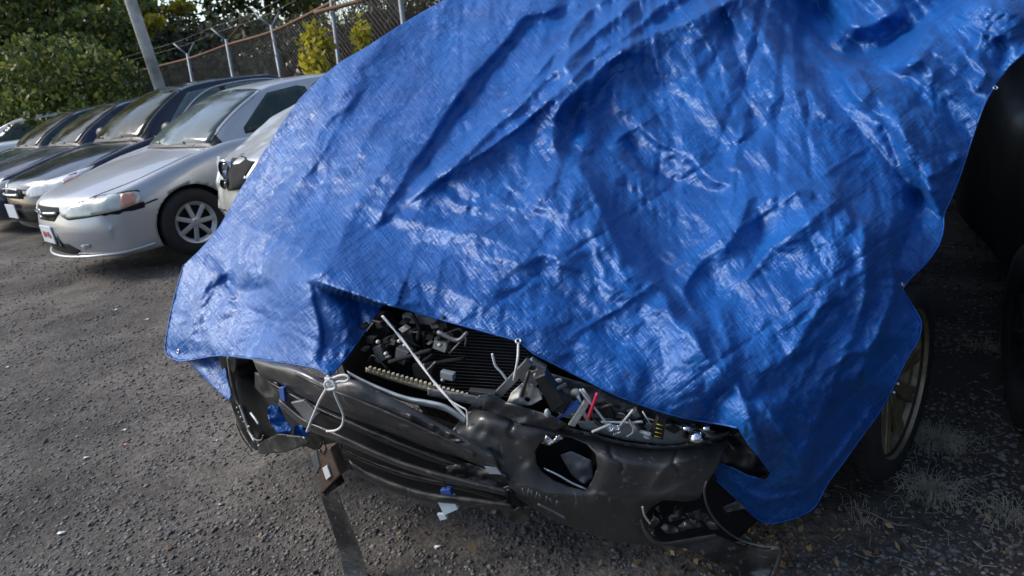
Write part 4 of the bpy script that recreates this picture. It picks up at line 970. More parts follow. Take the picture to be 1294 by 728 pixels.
def px_sheet(name, poly, offf, step, mat, parent, holes=(), t=.004, relief=(), bulge=.25):
    P, F = grid_fill(poly, step, holes)
    off = offf(P) if callable(offf) else np.full(len(P), float(offf))
    for line, h, wl, wr, p in relief:
        s, tt = seg_field(P, line); ww = np.where(s < 0, wl, wr); r = np.abs(s) / ww
        soft = np.sqrt(r * r + .02) - .14; ta = np.clip(tt / .1, 0, 1) * np.clip((1 - tt) / .1, 0, 1)
        off = off + h * np.exp(-soft ** p) * np.where((tt <= 0) | (tt >= 1), 0, np.maximum(ta, .0))
    V = front_pts(P, off, bulge); aw = V - CO; aw /= np.linalg.norm(aw, axis=1)[:, None]
    VV, FF = thicken(V, [f[::-1] for f in F], aw, t)
    return mesh_obj(name, VV, FF, mat, parent)
def px_band(name, top, bot, off, bulge_, mat, parent, n=60, m=7, t=.006, wob=.0006):
    """a long moulded strip between two lines, convex towards the viewer"""
    def rs(L):
        L = smooth_poly(L, 8); c = np.concatenate([[0], np.cumsum(np.linalg.norm(np.diff(L, axis=0), axis=1))]); u = np.linspace(0, c[-1], n)
        return np.stack([np.interp(u, c, L[:, 0]), np.interp(u, c, L[:, 1])], 1)
    A, B = rs(top), rs(bot); P = []; O = []
    for i in range(n):
        o_ = off if np.isscalar(off) else np.interp(i / (n - 1), np.linspace(0, 1, len(off)), off)
        for j in range(m):
            v = j / (m - 1); P.append(A[i] * (1 - v) + B[i] * v); O.append(o_ + bulge_ * (math.sin(math.pi * v) ** .7 - .5 * v) + wob * math.sin(i * .7 + j))
    V = front_pts(P, O); F = [(i * m + j, i * m + j + 1, (i + 1) * m + j + 1, (i + 1) * m + j) for i in range(n - 1) for j in range(m - 1)]
    aw = V - CO; aw /= np.linalg.norm(aw, axis=1)[:, None]
    V, F = thicken(V, F, aw, t)
    return mesh_obj(name, V, F, mat, parent)
def ptube(name, pts, off, r, mat, parent, seg=8, sm=6):
    off = [off] * len(pts) if np.isscalar(off) else off
    return tube(name, [fp(x, y, o_) for (x, y), o_ in zip(pts, off)], r, mat, parent, seg, sm)
def slab(name, quad, off, t, mat, parent, bev=.0015):
    """a block whose face is the quad (4 photo corners), t metres deep"""
    off = [off] * 4 if np.isscalar(off) else off
    C4 = np.array([fp(x, y, o_) for (x, y), o_ in zip(quad, off)]); c = C4.mean(0)
    nn = np.cross(C4[1] - C4[0], C4[2] - C4[0]); nn /= np.linalg.norm(nn)
    if nn @ (CO - c) > 0: nn = -nn
    I = C4 + (c - C4) * .06; V = np.vstack([I, C4 + nn * bev * 2, C4 + nn * t]); F = [(0, 1, 2, 3)]
    for k in range(4): F += [(k, 4 + k, 4 + (k + 1) % 4, (k + 1) % 4), (4 + k, 8 + k, 8 + (k + 1) % 4, 4 + (k + 1) % 4)]
    F.append((11, 10, 9, 8))
    return mesh_obj(name, V, F, mat, parent, False)

# --- torn bumper cover, right half
BC = [(588,522),(598,508),(612,513),(640,519),(680,530),(735,546),(790,560),(845,565),(888,558),(922,546),(919,562),(908,588),(893,612),(884,630),(868,634),(838,632),(822,642),(813,655),(818,676),(832,690),(800,688),(762,681),(722,667),(694,655),(664,636),(647,624),(640,604),(616,592),(584,574),(562,561),(570,546)]
HOLE = [(676,570),(684,558),(700,552),(722,553),(742,562),(753,574),(755,590),(749,606),(741,620),(722,616),(700,607),(686,597),(678,586)]
def bc_off(P):
    s, t = seg_field(P, [(588,522),(612,513),(680,530),(735,546),(790,560),(845,565),(888,558),(922,546)])
    o_ = -.075 * np.exp(-(np.abs(s) / 15) ** 1.3)
    o_ += -.0016 * np.clip(P[:, 1] - 625, 0, 90) + .0 * np.exp(-((P[:, 0] - 640) / 60) ** 2 - ((P[:, 1] - 575) / 40) ** 2)
    o_ += .004 * facet_noise(P[:, 0] / 60, P[:, 1] / 40, 71) + .0035 * facet_noise(P[:, 0] / 26, P[:, 1] / 17, 73)
    o_ += -.05 * np.clip((P[:, 0] - 850) / 70, 0, 1) ** 2
    return o_
px_sheet('bumper_cover', BC, bc_off, 2.6, M_BUMP, wreck, [HOLE], .004, relief=[
    ([(600,516),(650,540),(700,548),(760,575),(830,588),(900,572)], .012, 8, 14, 1.2),
    ([(676,570),(684,558),(700,552),(722,553),(742,562),(753,574),(755,590),(749,606),(741,620),(722,616),(700,607),(686,597),(677,584),(676,572)], -.016, 7, 7, 1.4),
    ([(650,606),(700,628),(760,640),(830,628),(888,600)], .010, 6, 16, 1.1),
    ([(820,620),(845,585),(865,565)], .008, 5, 12, 1.1), ([(745,625),(790,655),(815,680)], .006, 8, 8, 1.2),
    ([(640,520),(648,534),(643,548),(656,560)], -.012, 1.6, 1.6, 1.5), ([(768,560),(774,578),(786,588),(783,600)], -.012, 1.6, 1.6, 1.5), ([(858,568),(850,584),(862,600)], -.012, 1.6, 1.6, 1.5), ([(596,560),(612,572),(622,570),(640,584)], -.012, 1.6, 1.6, 1.5),
    ([(600,540),(640,560),(668,590)], -.012, 8, 8, 1.2), ([(575,548),(600,566),(630,578)], .01, 5, 8, 1.2), ([(610,520),(618,540),(606,560)], .004, 5, 8, 1.2)])
px_band('bumper_edge', [(598,506),(640,517),(680,528),(735,544),(790,558),(845,563),(888,556),(924,543)], [(598,510),(640,522),(680,533),(735,550),(790,564),(845,569),(888,562),(923,549)], -.055, .006, M_BUMP2, wreck)
px_sheet('torn_lip', [(604,500),(622,497),(640,508),(700,526),(720,538),(700,545),(660,536),(625,524),(606,512)], lambda P: -.03 + .02 * facet_noise(P[:, 0] / 16, P[:, 1] / 12, 81), 2.2, M_BUMP, wreck)
# inside of the lamp hole
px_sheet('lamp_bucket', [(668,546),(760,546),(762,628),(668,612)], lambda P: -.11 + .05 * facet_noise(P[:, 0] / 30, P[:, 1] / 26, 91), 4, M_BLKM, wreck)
px_sheet('lamp_bracket', [(708,575),(722,570),(748,582),(750,604),(738,612),(722,600)], lambda P: -.05 + .02 * facet_noise(P[:, 0] / 14, P[:, 1] / 14, 92), 3, M_STEEL, wreck)
ptube('bright_rod', [(688,592),(705,600),(722,610),(741,618)], [-.03, -.02, -.015, -.01], .0035, M_CHROME, wreck, 8, 3)
px_sheet('torn_foil', [(684,560),(690,550),(698,556),(706,549),(712,554),(702,560),(692,564)], lambda P: .012 + .02 * facet_noise(P[:, 0] / 4, P[:, 1] / 4, 99), 1.3, M_CHROME, wreck)
# worn lettering cast into the lower edge: pale broken strokes
mb = MB()
for k, (x, y, hh, sl) in enumerate([(662,617,9,-2),(667,618,9,1),(672,620,7,0),(677,622,7,2),(683,625,5,-1),(690,627,6,1),(697,630,6,-2),(703,633,6,1)]):
    a, b = fp(x + sl, y, .040), fp(x - sl * .3, y + hh, .036); mb.tube([a, b], .0016, 5)
    if k % 2: mb.tube([fp(x + sl, y + 1, .040), fp(x + 5, y + hh * .7, .036)], .0013, 5)
mb.build('worn_lettering', M_STEEL, wreck, True)
ptube('lower_trim', [(680,637),(697,645),(715,655)], .006, .0035, M_STEEL, wreck)

# --- left half: beam and slats
px_band('upper_cover', [(318,452),(345,458),(380,466),(415,482),(448,480),(478,494),(530,520),(575,545),(622,570)], [(330,479),(350,484),(380,500),(412,516),(450,531),(490,546),(540,566),(590,582),(634,602)], [-.02, 0, .01, .01, .0, 0, 0, .01, 0], .030, M_BUMP, wreck, 80, 12)
px_band('slat', [(338,480),(398,512),(450,534),(510,559),(570,582),(640,606)], [(342,487),(400,523),(450,545),(510,570),(570,592),(640,613)], -.02, .014, M_BUMP2, wreck)
px_band('slat', [(372,470),(410,488),(450,503),(500,524),(560,551),(600,572)], [(374,476),(410,494),(450,509),(500,530),(560,557),(600,578)], .028, .008, M_BUMP, wreck)
px_band('slat', [(353,503),(387,529),(426,546),(497,578),(557,597),(640,618)], [(351,512),(387,542),(426,558),(497,588),(557,607),(642,628)], .015, .016, M_BUMP, wreck)
px_band('slat', [(425,562),(470,582),(520,599),(580,612),(645,630)], [(426,568),(470,589),(520,606),(580,619),(648,638)], -.015, .010, M_BUMP2, wreck)
px_band('lower_lip', [(440,580),(480,602),(537,621),(590,628),(645,636)], [(450,600),(492,620),(540,634),(590,640),(650,646)], .03, .014, M_BUMP2, wreck)
slab('bright_patch', [(367,509),(383,506),(401,524),(391,538)], .028, .01, M_STEEL, wreck)
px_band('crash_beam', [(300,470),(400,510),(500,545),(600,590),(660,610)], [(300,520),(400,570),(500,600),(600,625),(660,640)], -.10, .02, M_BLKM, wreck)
px_sheet('dark_backing', [(285,455),(420,480),(640,560),(690,640),(640,640),(560,632),(430,590),(390,556),(330,566)], -.16, 8, M_BLKM, wreck)  # black sheet added behind the slats to stand in for shade
px_sheet('torn_flap', [(555,590),(590,585),(640,600),(650,628),(628,622),(600,618),(575,606)], lambda P: -.0 + .03 * facet_noise(P[:, 0] / 14, P[:, 1] / 9, 83), 2.2, M_BUMP2, wreck)
slab('shiny_scrap', [(612,590),(628,592),(634,600),(618,599)], .02, .004, M_TUBEW, wreck)
px_sheet('torn_flap', [(510,520),(545,535),(580,553),(590,562),(560,556),(525,540)], lambda P: .03 + .015 * facet_noise(P[:, 0] / 12, P[:, 1] / 8, 84), 2, M_BUMP2, wreck)
# --- broken left corner: bucket frame and scraps
px_sheet('corner_panel', [(276,450),(300,452),(296,480),(304,515),(322,550),(334,573),(318,566),(302,540),(290,505)], lambda P: -.02 + .01 * facet_noise(P[:, 0] / 14, P[:, 1] / 20, 85), 2.5, M_BUMP2, wreck)
px_sheet('lamp_bucket', [(290,452),(340,456),(395,490),(398,545),(345,560),(318,560),(300,520)], lambda P: -.12 + .07 * facet_noise(P[:, 0] / 24, P[:, 1] / 24, 86), 3.5, M_BLKM, wreck)
px_sheet('arch_liner', [(322,470),(345,478),(362,496),(352,508),(336,504),(322,490)], lambda P: -.03 + .03 * facet_noise(P[:, 0] / 14, P[:, 1] / 14, 87), 2.5, M_BUMP2, wreck)
px_sheet('splitter_flap', [(326,560),(352,548),(385,552),(392,560),(360,572),(326,574)], lambda P: .0 + .01 * facet_noise(P[:, 0] / 14, P[:, 1] / 14, 88), 2.5, M_BUMP2, wreck)
ptube('tan_edge', [(288,452),(291,475),(297,500),(302,512)], .012, .0045, M_TAN, wreck)
ptube('tan_edge', [(298,535),(306,553),(319,571)], .012, .0035, M_TAN, wreck)
ptube('pale_edge', [(303,512),(309,528),(315,545),(322,558)], .014, .005, M_ALU, wreck)
ptube('pale_edge', [(317,522),(323,530),(327,536)], .01, .0045, M_TUBEW, wreck)
ptube('hose', [(314,545),(322,555),(330,556),(333,550)], .012, .003, M_STEEL, wreck)
for k in range(9):
    V, F = ellipsoid(fp(300 + 3.2 * k + RNG.uniform(-2, 2), 515 + 6 * k, .012), (.006, .006, .004), 6, 4); mesh_obj('clip', V, F, M_STEEL if k % 2 else M_ALU, wreck)
slab('small_lens', [(352,490),(358,490),(360,508),(354,508)], .0, .01, M_BLUEP, wreck)

# --- engine bay
px_band('pale_tube', [(438,468),(470,484),(512,500),(560,510),(590,528)], [(442,474),(470,491),(512,508),(560,519),(588,536)], -.02, .014, M_TUBEW, wreck)
px_band('foam_strip', [(462,464),(500,476),(545,488),(592,498)], [(462,470),(500,483),(545,496),(592,507)], -.075, .012, M_FOAM, wreck)
mb = MB()
for k in range(22):
    u = k / 21; x = 468 + 122 * u; y = 466 + 34 * u; mb.box(fp(x, y, -.07), (.004, .006, .006))
mb.build('foam_teeth', M_FOAM, wreck)
px_sheet('upper_tie_bar', [(540,490),(590,498),(640,508),(650,520),(600,512),(540,500)], -.05, 3, M_STEEL, wreck)
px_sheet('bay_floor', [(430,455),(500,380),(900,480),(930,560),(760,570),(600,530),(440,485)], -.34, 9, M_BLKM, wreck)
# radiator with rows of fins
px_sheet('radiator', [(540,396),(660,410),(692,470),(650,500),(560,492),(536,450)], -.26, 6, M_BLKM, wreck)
rad = bpy.data.objects[wreck.children[-1].name]
M_FIN = princ('radiator_fin', (.075, .068, .062), .6, .3, .3, 20)
mb = MB()
for k in range(24):
    y0 = 404 + k * 4.0
    xa, xb = 548 + max(0, (k - 14)) * .8, 648 + min(k, 12) * 2.2
    mb.tube([fp(xa, y0, -.245), fp((xa + xb) / 2, y0 + 3.5, -.243), fp(xb, y0 + 7, -.245)], .0016, 4)
fo = mb.build('fin', M_FIN, rad); fo['kind'] = 'stuff'
ptube('radiator_frame', [(536,420),(538,450),(548,488)], -.23, .008, M_BLKP, wreck)
# dark hardware on the left of the radiator
for q, of, th, mt in (([(462,420),(478,400),(492,420),(478,440)], -.22, .05, M_BLKP), ([(495,425),(520,420),(526,448),(502,452)], -.2, .04, M_BLKP), ([(508,398),(560,402),(560,412),(508,408)], -.2, .02, M_STEEL),
                      ([(548,430),(566,436),(562,446),(546,440)], -.18, .02, M_ALU), ([(500,440),(516,446),(510,462),(498,455)], -.15, .03, M_STEEL), ([(470,440),(480,436),(486,455),(478,460)], -.16, .02, M_STEEL),
                      ([(556,470),(572,474),(572,482),(556,478)], -.12, .02, M_TUBEW), ([(520,462),(545,466),(548,482),(522,476)], -.14, .03, M_BLKP), ([(592,494),(625,498),(628,510),(598,506)], -.06, .02, M_BUMP)):
    slab('engine_bay_piece', q, of, th, mt, wreck)
for (a, b) in (((455,415),(478,450)), ((520,395),(528,430)), ((560,400),(548,440)), ((470,405),(500,415))):
    ptube('hose', [a, ((a[0] + b[0]) / 2 + 5, (a[1] + b[1]) / 2), b], -.19, .006, M_BLKP, wreck)
for x, y in ((505,431),(512,436),(528,452),(556,436),(488,447),(560,480),(478,432)):
    V, F = ellipsoid(fp(x, y, -.14), (.008, .008, .006), 8, 5); mesh_obj('bolt', V, F, M_ALU, wreck)
# right of the radiator
slab('strut', [(622,500),(630,506),(672,462),(664,456)], -.07, .02, M_STEEL, wreck)
slab('bracket_panel', [(650,470),(672,455),(690,466),(672,500)], -.11, .02, M_PANEL, wreck)
px_sheet('cast_bracket', [(640,510),(646,496),(660,484),(672,485),(682,492),(686,504),(672,512),(650,514)], lambda P: -.045 + .02 * facet_noise(P[:, 0] / 9, P[:, 1] / 9, 93), 1.8, M_ALU, wreck, [[(662,504),(667,501),(671,505),(667,509)]], .012)
slab('black_module', [(675,478),(688,473),(714,510),(698,522)], -.02, .04, M_BLKP, wreck)
slab('black_module', [(706,505),(716,506),(712,524),(700,520)], -.03, .03, M_BLKP, wreck)
V, F = ellipsoid(fp(692,523,-.03), (.009, .008, .015), 12, 8); mesh_obj('pale_bulb', V, F, M_TUBEW, wreck)
px_sheet('inner_fender', [(690,470),(760,490),(800,510),(900,530),(900,560),(800,556),(700,520)], lambda P: -.14 + .04 * facet_noise(P[:, 0] / 30, P[:, 1] / 20, 94), 4, M_STEEL, wreck)
slab('blue_bracket', [(704,531),(716,518),(730,508),(736,516),(722,536)], -.035, .015, M_BLUEP, wreck)
slab('toothed_rail', [(718,538),(738,508),(744,512),(726,540)], -.02, .012, M_ALU, wreck)
V, F = ellipsoid(fp(727,496,-.08), (.014, .012, .010), 12, 8); mesh_obj('pale_cap', V, F, M_ALU, wreck)
px_sheet('pale_panel', [(728,532),(780,532),(850,536),(905,545),(890,557),(845,563),(790,556),(735,542)], lambda P: -.075 + .01 * facet_noise(P[:, 0] / 30, P[:, 1] / 14, 95), 3, M_PANEL, wreck)
ptube('red_strut', [(755,497),(749,513),(743,529)], -.02, .0045, M_REDP, wreck)
for pts, of, r in (([(733,492),(745,508),(758,524),(773,543)], -.03, .003), ([(736,492),(746,506)], -.04, .004), ([(800,518),(786,535),(776,549)], -.03, .003), ([(748,546),(762,540),(772,536)], -.02, .0035), ([(760,533),(790,534),(812,533)], -.035, .003), ([(795,530),(800,545),(792,552)], -.03, .002), ([(812,520),(822,536)], -.05, .002)):
    ptube('pale_wire', pts, of, r, M_WHITEW, wreck, 6)
px_sheet('foil_scrap', [(766,542),(772,536),(782,538),(786,546),(776,550)], lambda P: -.02 + .02 * facet_noise(P[:, 0] / 4, P[:, 1] / 4, 96), 1.2, M_CHROME, wreck)
slab('connector', [(832,528),(842,532),(838,557),(822,552)], -.03, .02, M_BLKP, wreck)
for k in range(4): ptube('yellow_mark', [(830 - k, 536 + 5 * k), (838 - k, 538 + 5 * k)], -.026, .0012, princ('yellow_mark', (.6, .5, .08), .5) if k == 0 else bpy.data.materials['yellow_mark'], wreck, 5, 0)
V, F = lathe([(.001, 0), (.012, .002), (.02, .012), (.021, .02)], 20); V = V @ np.array([[1, 0, 0], [0, 0, 1], [0, -1, 0]]).T + fp(880,545,-.03); mesh_obj('chrome_reflector', V, F, M_CHROME, wreck)
for x, y in ((868,541),(893,541),(886,550)):
    V, F = ellipsoid(fp(x, y, -.03), (.012, .01, .007), 10, 6); mesh_obj('lens_fragment', V, F, M_CHROME, wreck)
ptube('bay_wire', [(622,447),(626,462),(634,471),(641,481)], -.05, .003, M_WHITEW, wreck)

# tangle of small hoses, looms and brackets
rs = np.random.default_rng(5)
def bay_y(x): return np.interp(x, [660, 700, 760, 820, 900], [452, 476, 505, 526, 545]), np.interp(x, [660, 700, 760, 820, 900], [515, 526, 545, 556, 556])
for k in range(34):
    x = rs.uniform(668, 900); a, b = bay_y(x); y = rs.uniform(a, b); x2 = x + rs.uniform(-38, 38); a2, b2 = bay_y(np.clip(x2, 660, 900)); y2 = rs.uniform(a2, b2); o_ = rs.uniform(-.11, -.05)
    ptube('hose' if k % 3 else 'wire', [(x, y), ((x + x2) / 2 + rs.uniform(-8, 8), (y + y2) / 2 + rs.uniform(-6, 6)), (x2, y2)], [o_, o_ + .02, o_ - .01], (.0055 if k % 3 else .002), [M_BLKP, M_STEEL, M_BLKM, M_PANEL, M_BLKP, M_WHITEW if k % 2 else M_STEEL][k % 6], wreck, 6, 5)
for k in range(22):
    x = rs.uniform(672, 890); a, b = bay_y(x); y = rs.uniform(a + 3, b - 3); s_ = rs.uniform(4, 10); t_ = rs.uniform(0, 3)
    q = [(x + s_ * math.cos(t_ + g_) * (1.3 if g_ in (0,) else 1), y + s_ * .7 * math.sin(t_ + g_)) for g_ in (0, 1.3, 3.1, 4.6)]
    slab('engine_bay_piece', q, rs.uniform(-.12, -.07), rs.uniform(.01, .03), [M_STEEL, M_ALU, M_BLKP, M_PANEL, M_STEEL, M_BLKP, M_TUBEW][k % 7], wreck)
for k in range(26):
    x = rs.uniform(455, 560); y = rs.uniform(402, 462) ; s_ = rs.uniform(3, 8); t_ = rs.uniform(0, 3)
    if y < 402 + abs(x - 500) * .1: continue
    q = [(x + s_ * math.cos(t_ + g_), y + s_ * .7 * math.sin(t_ + g_)) for g_ in (0, 1.4, 3.0, 4.5)]
    slab('engine_bay_piece', q, rs.uniform(-.24, -.14), rs.uniform(.01, .03), [M_STEEL, M_BLKP, M_BLKM, M_BLKP, M_ALU, M_BLKP][k % 6], wreck)
for k in range(12):
    x = rs.uniform(455, 620); y = rs.uniform(415, 470); ptube('hose', [(x, y), (x + rs.uniform(-25, 25), y + rs.uniform(-14, 14)), (x + rs.uniform(-40, 40), y + rs.uniform(-5, 25))], rs.uniform(-.2, -.13), .003 + .003 * (k % 2), [M_BLKP, M_STEEL, M_BLKM][k % 3], wreck, 6, 5)
# jagged slivers along the torn edge
for k in range(26):
    u = k / 25; x = 600 + 320 * u; y = np.interp(x, [600, 680, 735, 790, 845, 888, 922], [512, 530, 547, 561, 566, 560, 547]) ; L = rs.uniform(3, 9)
    px_sheet('torn_sliver', [(x - 4, y + 2), (x + rs.uniform(-3, 1), y - L * .5), (x + 4, y - L * .2), (x + 7, y + 3)], rs.uniform(-.06, -.045), 1.6, M_BUMP, wreck, t=.003)
# --- lower right: broken opening, liner and cable
px_sheet('opening_backing', [(806,628),(900,600),(935,565),(960,600),(965,650),(930,685),(828,690)], -.14, 6, M_BLKM, wreck)
px_band('opening_edge', [(812,655),(820,672),(836,684),(870,680),(905,674)], [(808,658),(816,677),(834,690),(870,686),(905,680)], .0, .008, M_BUMP, wreck)
ptube('bright_tear', [(812,640),(815,652),(822,662)], .01, .003, M_ALU, wreck)
px_sheet('dragging_liner', [(832,688),(880,680),(905,676),(940,690),(968,694),(988,694),(980,712),(972,735),(935,735),(905,712),(870,694)], lambda P: -.02 + .03 * facet_noise(P[:, 0] / 34, P[:, 1] / 22, 97), 3, M_BUMP2, wreck)
for k in range(16):
    x, y = rs.uniform(820, 960), rs.uniform(632, 684); a_ = rs.uniform(0, 3); L = rs.uniform(12, 30)
    ex, ey = x + L * math.cos(a_), y + L * .6 * math.sin(a_)
    px_sheet('torn_scrap', [(x, y), (x + 5, y - 5), (ex, ey - 2), (ex + 4, ey + 5), (x + L * .4, y + 8)], lambda P, k=k: -.025 + .01 * k % .04 + .04 * facet_noise(P[:, 0] / 9, P[:, 1] / 7, 200 + k), 2, M_BUMP2 if k % 3 else M_BUMP, wreck)
ptube('liner_edge', [(975,694),(985,694),(984,708),(974,735)], .0, .006, M_BUMP, wreck)
ptube('cable', [(893,608),(890,622),(896,645),(912,666),(935,682),(962,690),(985,692)], .02, .003, M_BUMP, wreck)
px_sheet('fender_stub', [(905,560),(935,545),(960,580),(975,600),(950,604),(925,590),(908,582)], lambda P: -.10 + .04 * facet_noise(P[:, 0] / 18, P[:, 1] / 18, 98), 3, M_BUMP2, wreck)

# --- body shell under the sheet (kept below it)
def under_tarp(V, gap=.05):
    V = np.array(V, float); v = V - CO; d = v @ CF; ok = d > .3
    px = 647 + FPX * (v @ CR) / np.where(ok, d, 1); py = 364 - FPX * (v @ CU) / np.where(ok, d, 1)
    ins = ok & inside(TARP_OUT, px, py)
    idx = np.nonzero(ins)[0]
    if len(idx):
        Q_ = np.stack([px[idx], py[idx]], 1); td = np.maximum(tarp_base(Q_), tarp_depth(Q_)) + gap; f = np.maximum(1, td / d[idx]); V[idx] = CO + v[idx] * f[:, None]
    return V
SUV = dict(SEDAN)
Mw = np.array(parent_matrix(wreck))
M_WRECK = paint('dark_grey_body_paint', (.02, .02, .022), .3, .3, .3, (.08, .07, .06))
V, F = car_shell(SEDAN, 1.0, 1.0, 1.08); S_ = V[:, 0] < .02
V[:, 0] = np.minimum(V[:, 0], -.42 + .0 * V[:, 1])          # front clip is gone: body starts at the firewall
V = V @ Mw[:3, :3].T + Mw[:3, 3]; V = under_tarp(V, .22)
mesh_obj('body', V, F, M_WRECK, wreck)
V, F = house_shell(SEDAN, 1.0, 1.0, 1.08); V = V @ Mw[:3, :3].T + Mw[:3, 3]; V = under_tarp(V, .45)
mesh_obj('roof', V, F, M_WRECK, wreck)
# hood and fender skins
def local(a, b, z): return np.array([*(WC + WH * a + WN * b), z])
nu, nv = 24, 30; V = []
for i in range(nu):
    for j in range(nv):
        a = -.45 + 1.1 * i / (nu - 1); b = -.8 + 1.6 * j / (nv - 1); z = .98 - .20 * (i / (nu - 1)) ** 1.5 - .10 * abs(b / .8) ** 3
        V.append(local(a - .10 * abs(b / .8) ** 3, b, z))
V = under_tarp(V, .13); F = [(i * nv + j, i * nv + j + 1, (i + 1) * nv + j + 1, (i + 1) * nv + j) for i in range(nu - 1) for j in range(nv - 1)]
nn = np.tile([0, 0, -.01], (len(V), 1)); V, F = thicken(V, F, nn, 1); mesh_obj('hood', V, F, M_WRECK, wreck)
for s in (1, -1):
    V = []; 
    for i in range(24):
        a = -.45 + 1.0 * i / 23; za = max(.62, .36 + math.sqrt(max(0, .38 ** 2 - (a) ** 2)))
        for j in range(10):
            v = j / 9; z = .86 - (.86 - za) * v; V.append(local(a, s * (.70 + .05 * math.sin(math.pi * v * .8)), z))
    V = under_tarp(V, .06); F = [(i * 10 + j, i * 10 + j + 1, (i + 1) * 10 + j + 1, (i + 1) * 10 + j) for i in range(23) for j in range(9)]
    V, F = thicken(V, F, np.tile([-WN[0] * s, -WN[1] * s, 0], (len(V), 1)), .008); mesh_obj('fender', V, F, M_WRECK, wreck)
# --- front wheel on the right, gold many-spoked rim
M_GOLD = princ('dull_gold_rim', (.36, .30, .19), .42, .7, .2, 14, .0008, 80, dirt=(.08, .065, .045), dirt_amt=.5, dscale=12)
def wreck_wheel(center, azim, lab):
    wv = bpy.data.objects.new('wheel', None); COL.objects.link(wv); wv.parent = wreck; wv.empty_display_size = .1
    Mi = parent_matrix(wreck).inverted(); wv.location = Mi @ Vector(center); wv.rotation_euler = (0, 0, azim - wreck.rotation_euler[2])
    R, h = .325, .10; rr = .245
    prof = [(rr - .01, -h * .8), (rr + .004, -h), (R * .90, -h * 1.03), (R * .97, -h * .9), (R, -h * .55), (R, h * .55), (R * .97, h * .9), (R * .90, h * 1.03), (rr + .004, h), (rr - .01, h * .8), (rr - .01, -h * .8)]
    V, F = lathe(prof, 72); mesh_obj('tyre', V, F, M_TYRE, wv, True, False)
    mb = MB()
    for k in range(60):      # tread blocks
        a = 2 * math.pi * k / 60; ca, sa = math.cos(a), math.sin(a); ax = np.array([(ca, 0, sa), (0, 1, 0), (-sa, 0, ca)])
        for yy in (-.06, -.02, .02, .06): mb.box(np.array([ca * R, yy, sa * R]), (.004, .016, .012), ax)
    mb.build('tread', M_TYRE, wv, False, False)
    mb = MB(); mb.add(*lathe([(rr * .84, h * .15), (rr * .86, h * .55), (rr * .93, h * .62), (rr * .965, h * .80), (rr, h * .98), (rr + .006, h * .92), (rr - .002, h * .6), (rr * .93, -h * .9)], 72))
    for k in range(10):
        a = 2 * math.pi * k / 10; ca, sa = math.cos(a), math.sin(a); ax = np.array([(ca, .12, sa), (-.12 * ca, 1, -.12 * sa), (-sa, 0, ca)])
        for da in (-.07, .07):
            c2, s2 = math.cos(a + da), math.sin(a + da); ax2 = np.array([(c2, .12, s2), (-.12 * c2, 1, -.12 * s2), (-s2, 0, c2)])
            mb.box(np.array([c2 * rr * .56, h * .56, s2 * rr * .56]), (rr * .40, .010, .013), ax2, .003)
    mb.add(*lathe([(.001, h * .62), (.03, h * .62), (.06, h * .5), (.065, h * .2)], 30))
    mb.build('rim', M_GOLD, wv, False, False)
    mesh_obj('brake_disc', *lathe([(.001, h * .1), (rr * .75, h * .1), (rr * .75, -.01), (.001, -.01)], 40), M_STEEL, wv, False, False)
    mesh_obj('inner_backing', *lathe([(.001, -h * .3), (rr * .93, -h * .3)], 40), M_BLKM, wv, False, False)
    for k in range(5):
        a = 2 * math.pi * k / 5; V, F = ellipsoid((.035 * math.cos(a), h * .64, .035 * math.sin(a)), (.007, .01, .007), 8, 5); mesh_obj('wheel_nut', V, F, M_CHROME, wv, True, False)
    wv['label'] = lab
    return wv
# +y of the wheel is its outer face
wreck_wheel((1.135, 1.98, .315), math.radians(180 + 90 + WHEEL_AZ), 'gold multi-spoke rim')
wreck_wheel((WC[0] - WN[0] * .74, WC[1] - WN[1] * .74, .32), math.atan2(WH[1], WH[0]) + math.pi, 'far side front wheel')
ptube('fender_strut', [(1178,334),(1166,352),(1152,372)], -.4, .012, M_STEEL, wreck) if False else None

# --- things hanging from or lying at the nose
# tarp pieces tucked behind: lower flap at the left corner and lumps pushed through
def tarp_piece(name, poly, dfun, step=2.2):
    P, F = grid_fill(poly, step); d = dfun(P); V = CO + d[:, None] * (CF + CR * ((P[:, :1] - 647) / FPX) - CU * ((P[:, 1:] - 364) / FPX))
    aw = V - CO; aw /= np.linalg.norm(aw, axis=1)[:, None]; VV, FF = thicken(V, [f[::-1] for f in F], aw, .0015)
    o = mesh_obj(name, VV, FF, M_TARP, tarp); u = o.data.uv_layers.new(name='sheet'); vi = np.empty(len(o.data.loops), int); o.data.loops.foreach_get('vertex_index', vi); u.data.foreach_set('uv', (np.vstack([P, P]) / 300)[vi].ravel()); return o
tarp_piece('turned_corner', [(232,452),(262,450),(284,452),(287,475),(293,500),(290,507),(278,497),(262,482),(246,466)], lambda P: 2.66 - .0022 * (P[:, 0] - 240) + .03 * facet_noise(P[:, 0] / 16, P[:, 1] / 26, 101) - .0014 * (P[:, 1] - 450))
bd = proj(fp(355, 535, -.03))[2]
tarp_piece('tucked_fold', [(337,520),(341,512),(352,512),(357,522),(362,532),(370,540),(366,552),(358,556),(350,546),(341,534)], lambda P: bd + .035 * facet_noise(P[:, 0] / 13, P[:, 1] / 9, 102), 1.5)
tarp_piece('tucked_fold', [(372,538),(390,536),(393,545),(382,556),(370,560)], lambda P: bd - .05 + .03 * facet_noise(P[:, 0] / 8, P[:, 1] / 8, 104), 1.5)
tarp_piece('inner_lip', [(893,596),(900,588),(930,606),(968,616),(1000,625),(1030,640),(1010,652),(985,660),(960,662),(920,632)], lambda P: tarp_depth(P) + .05)
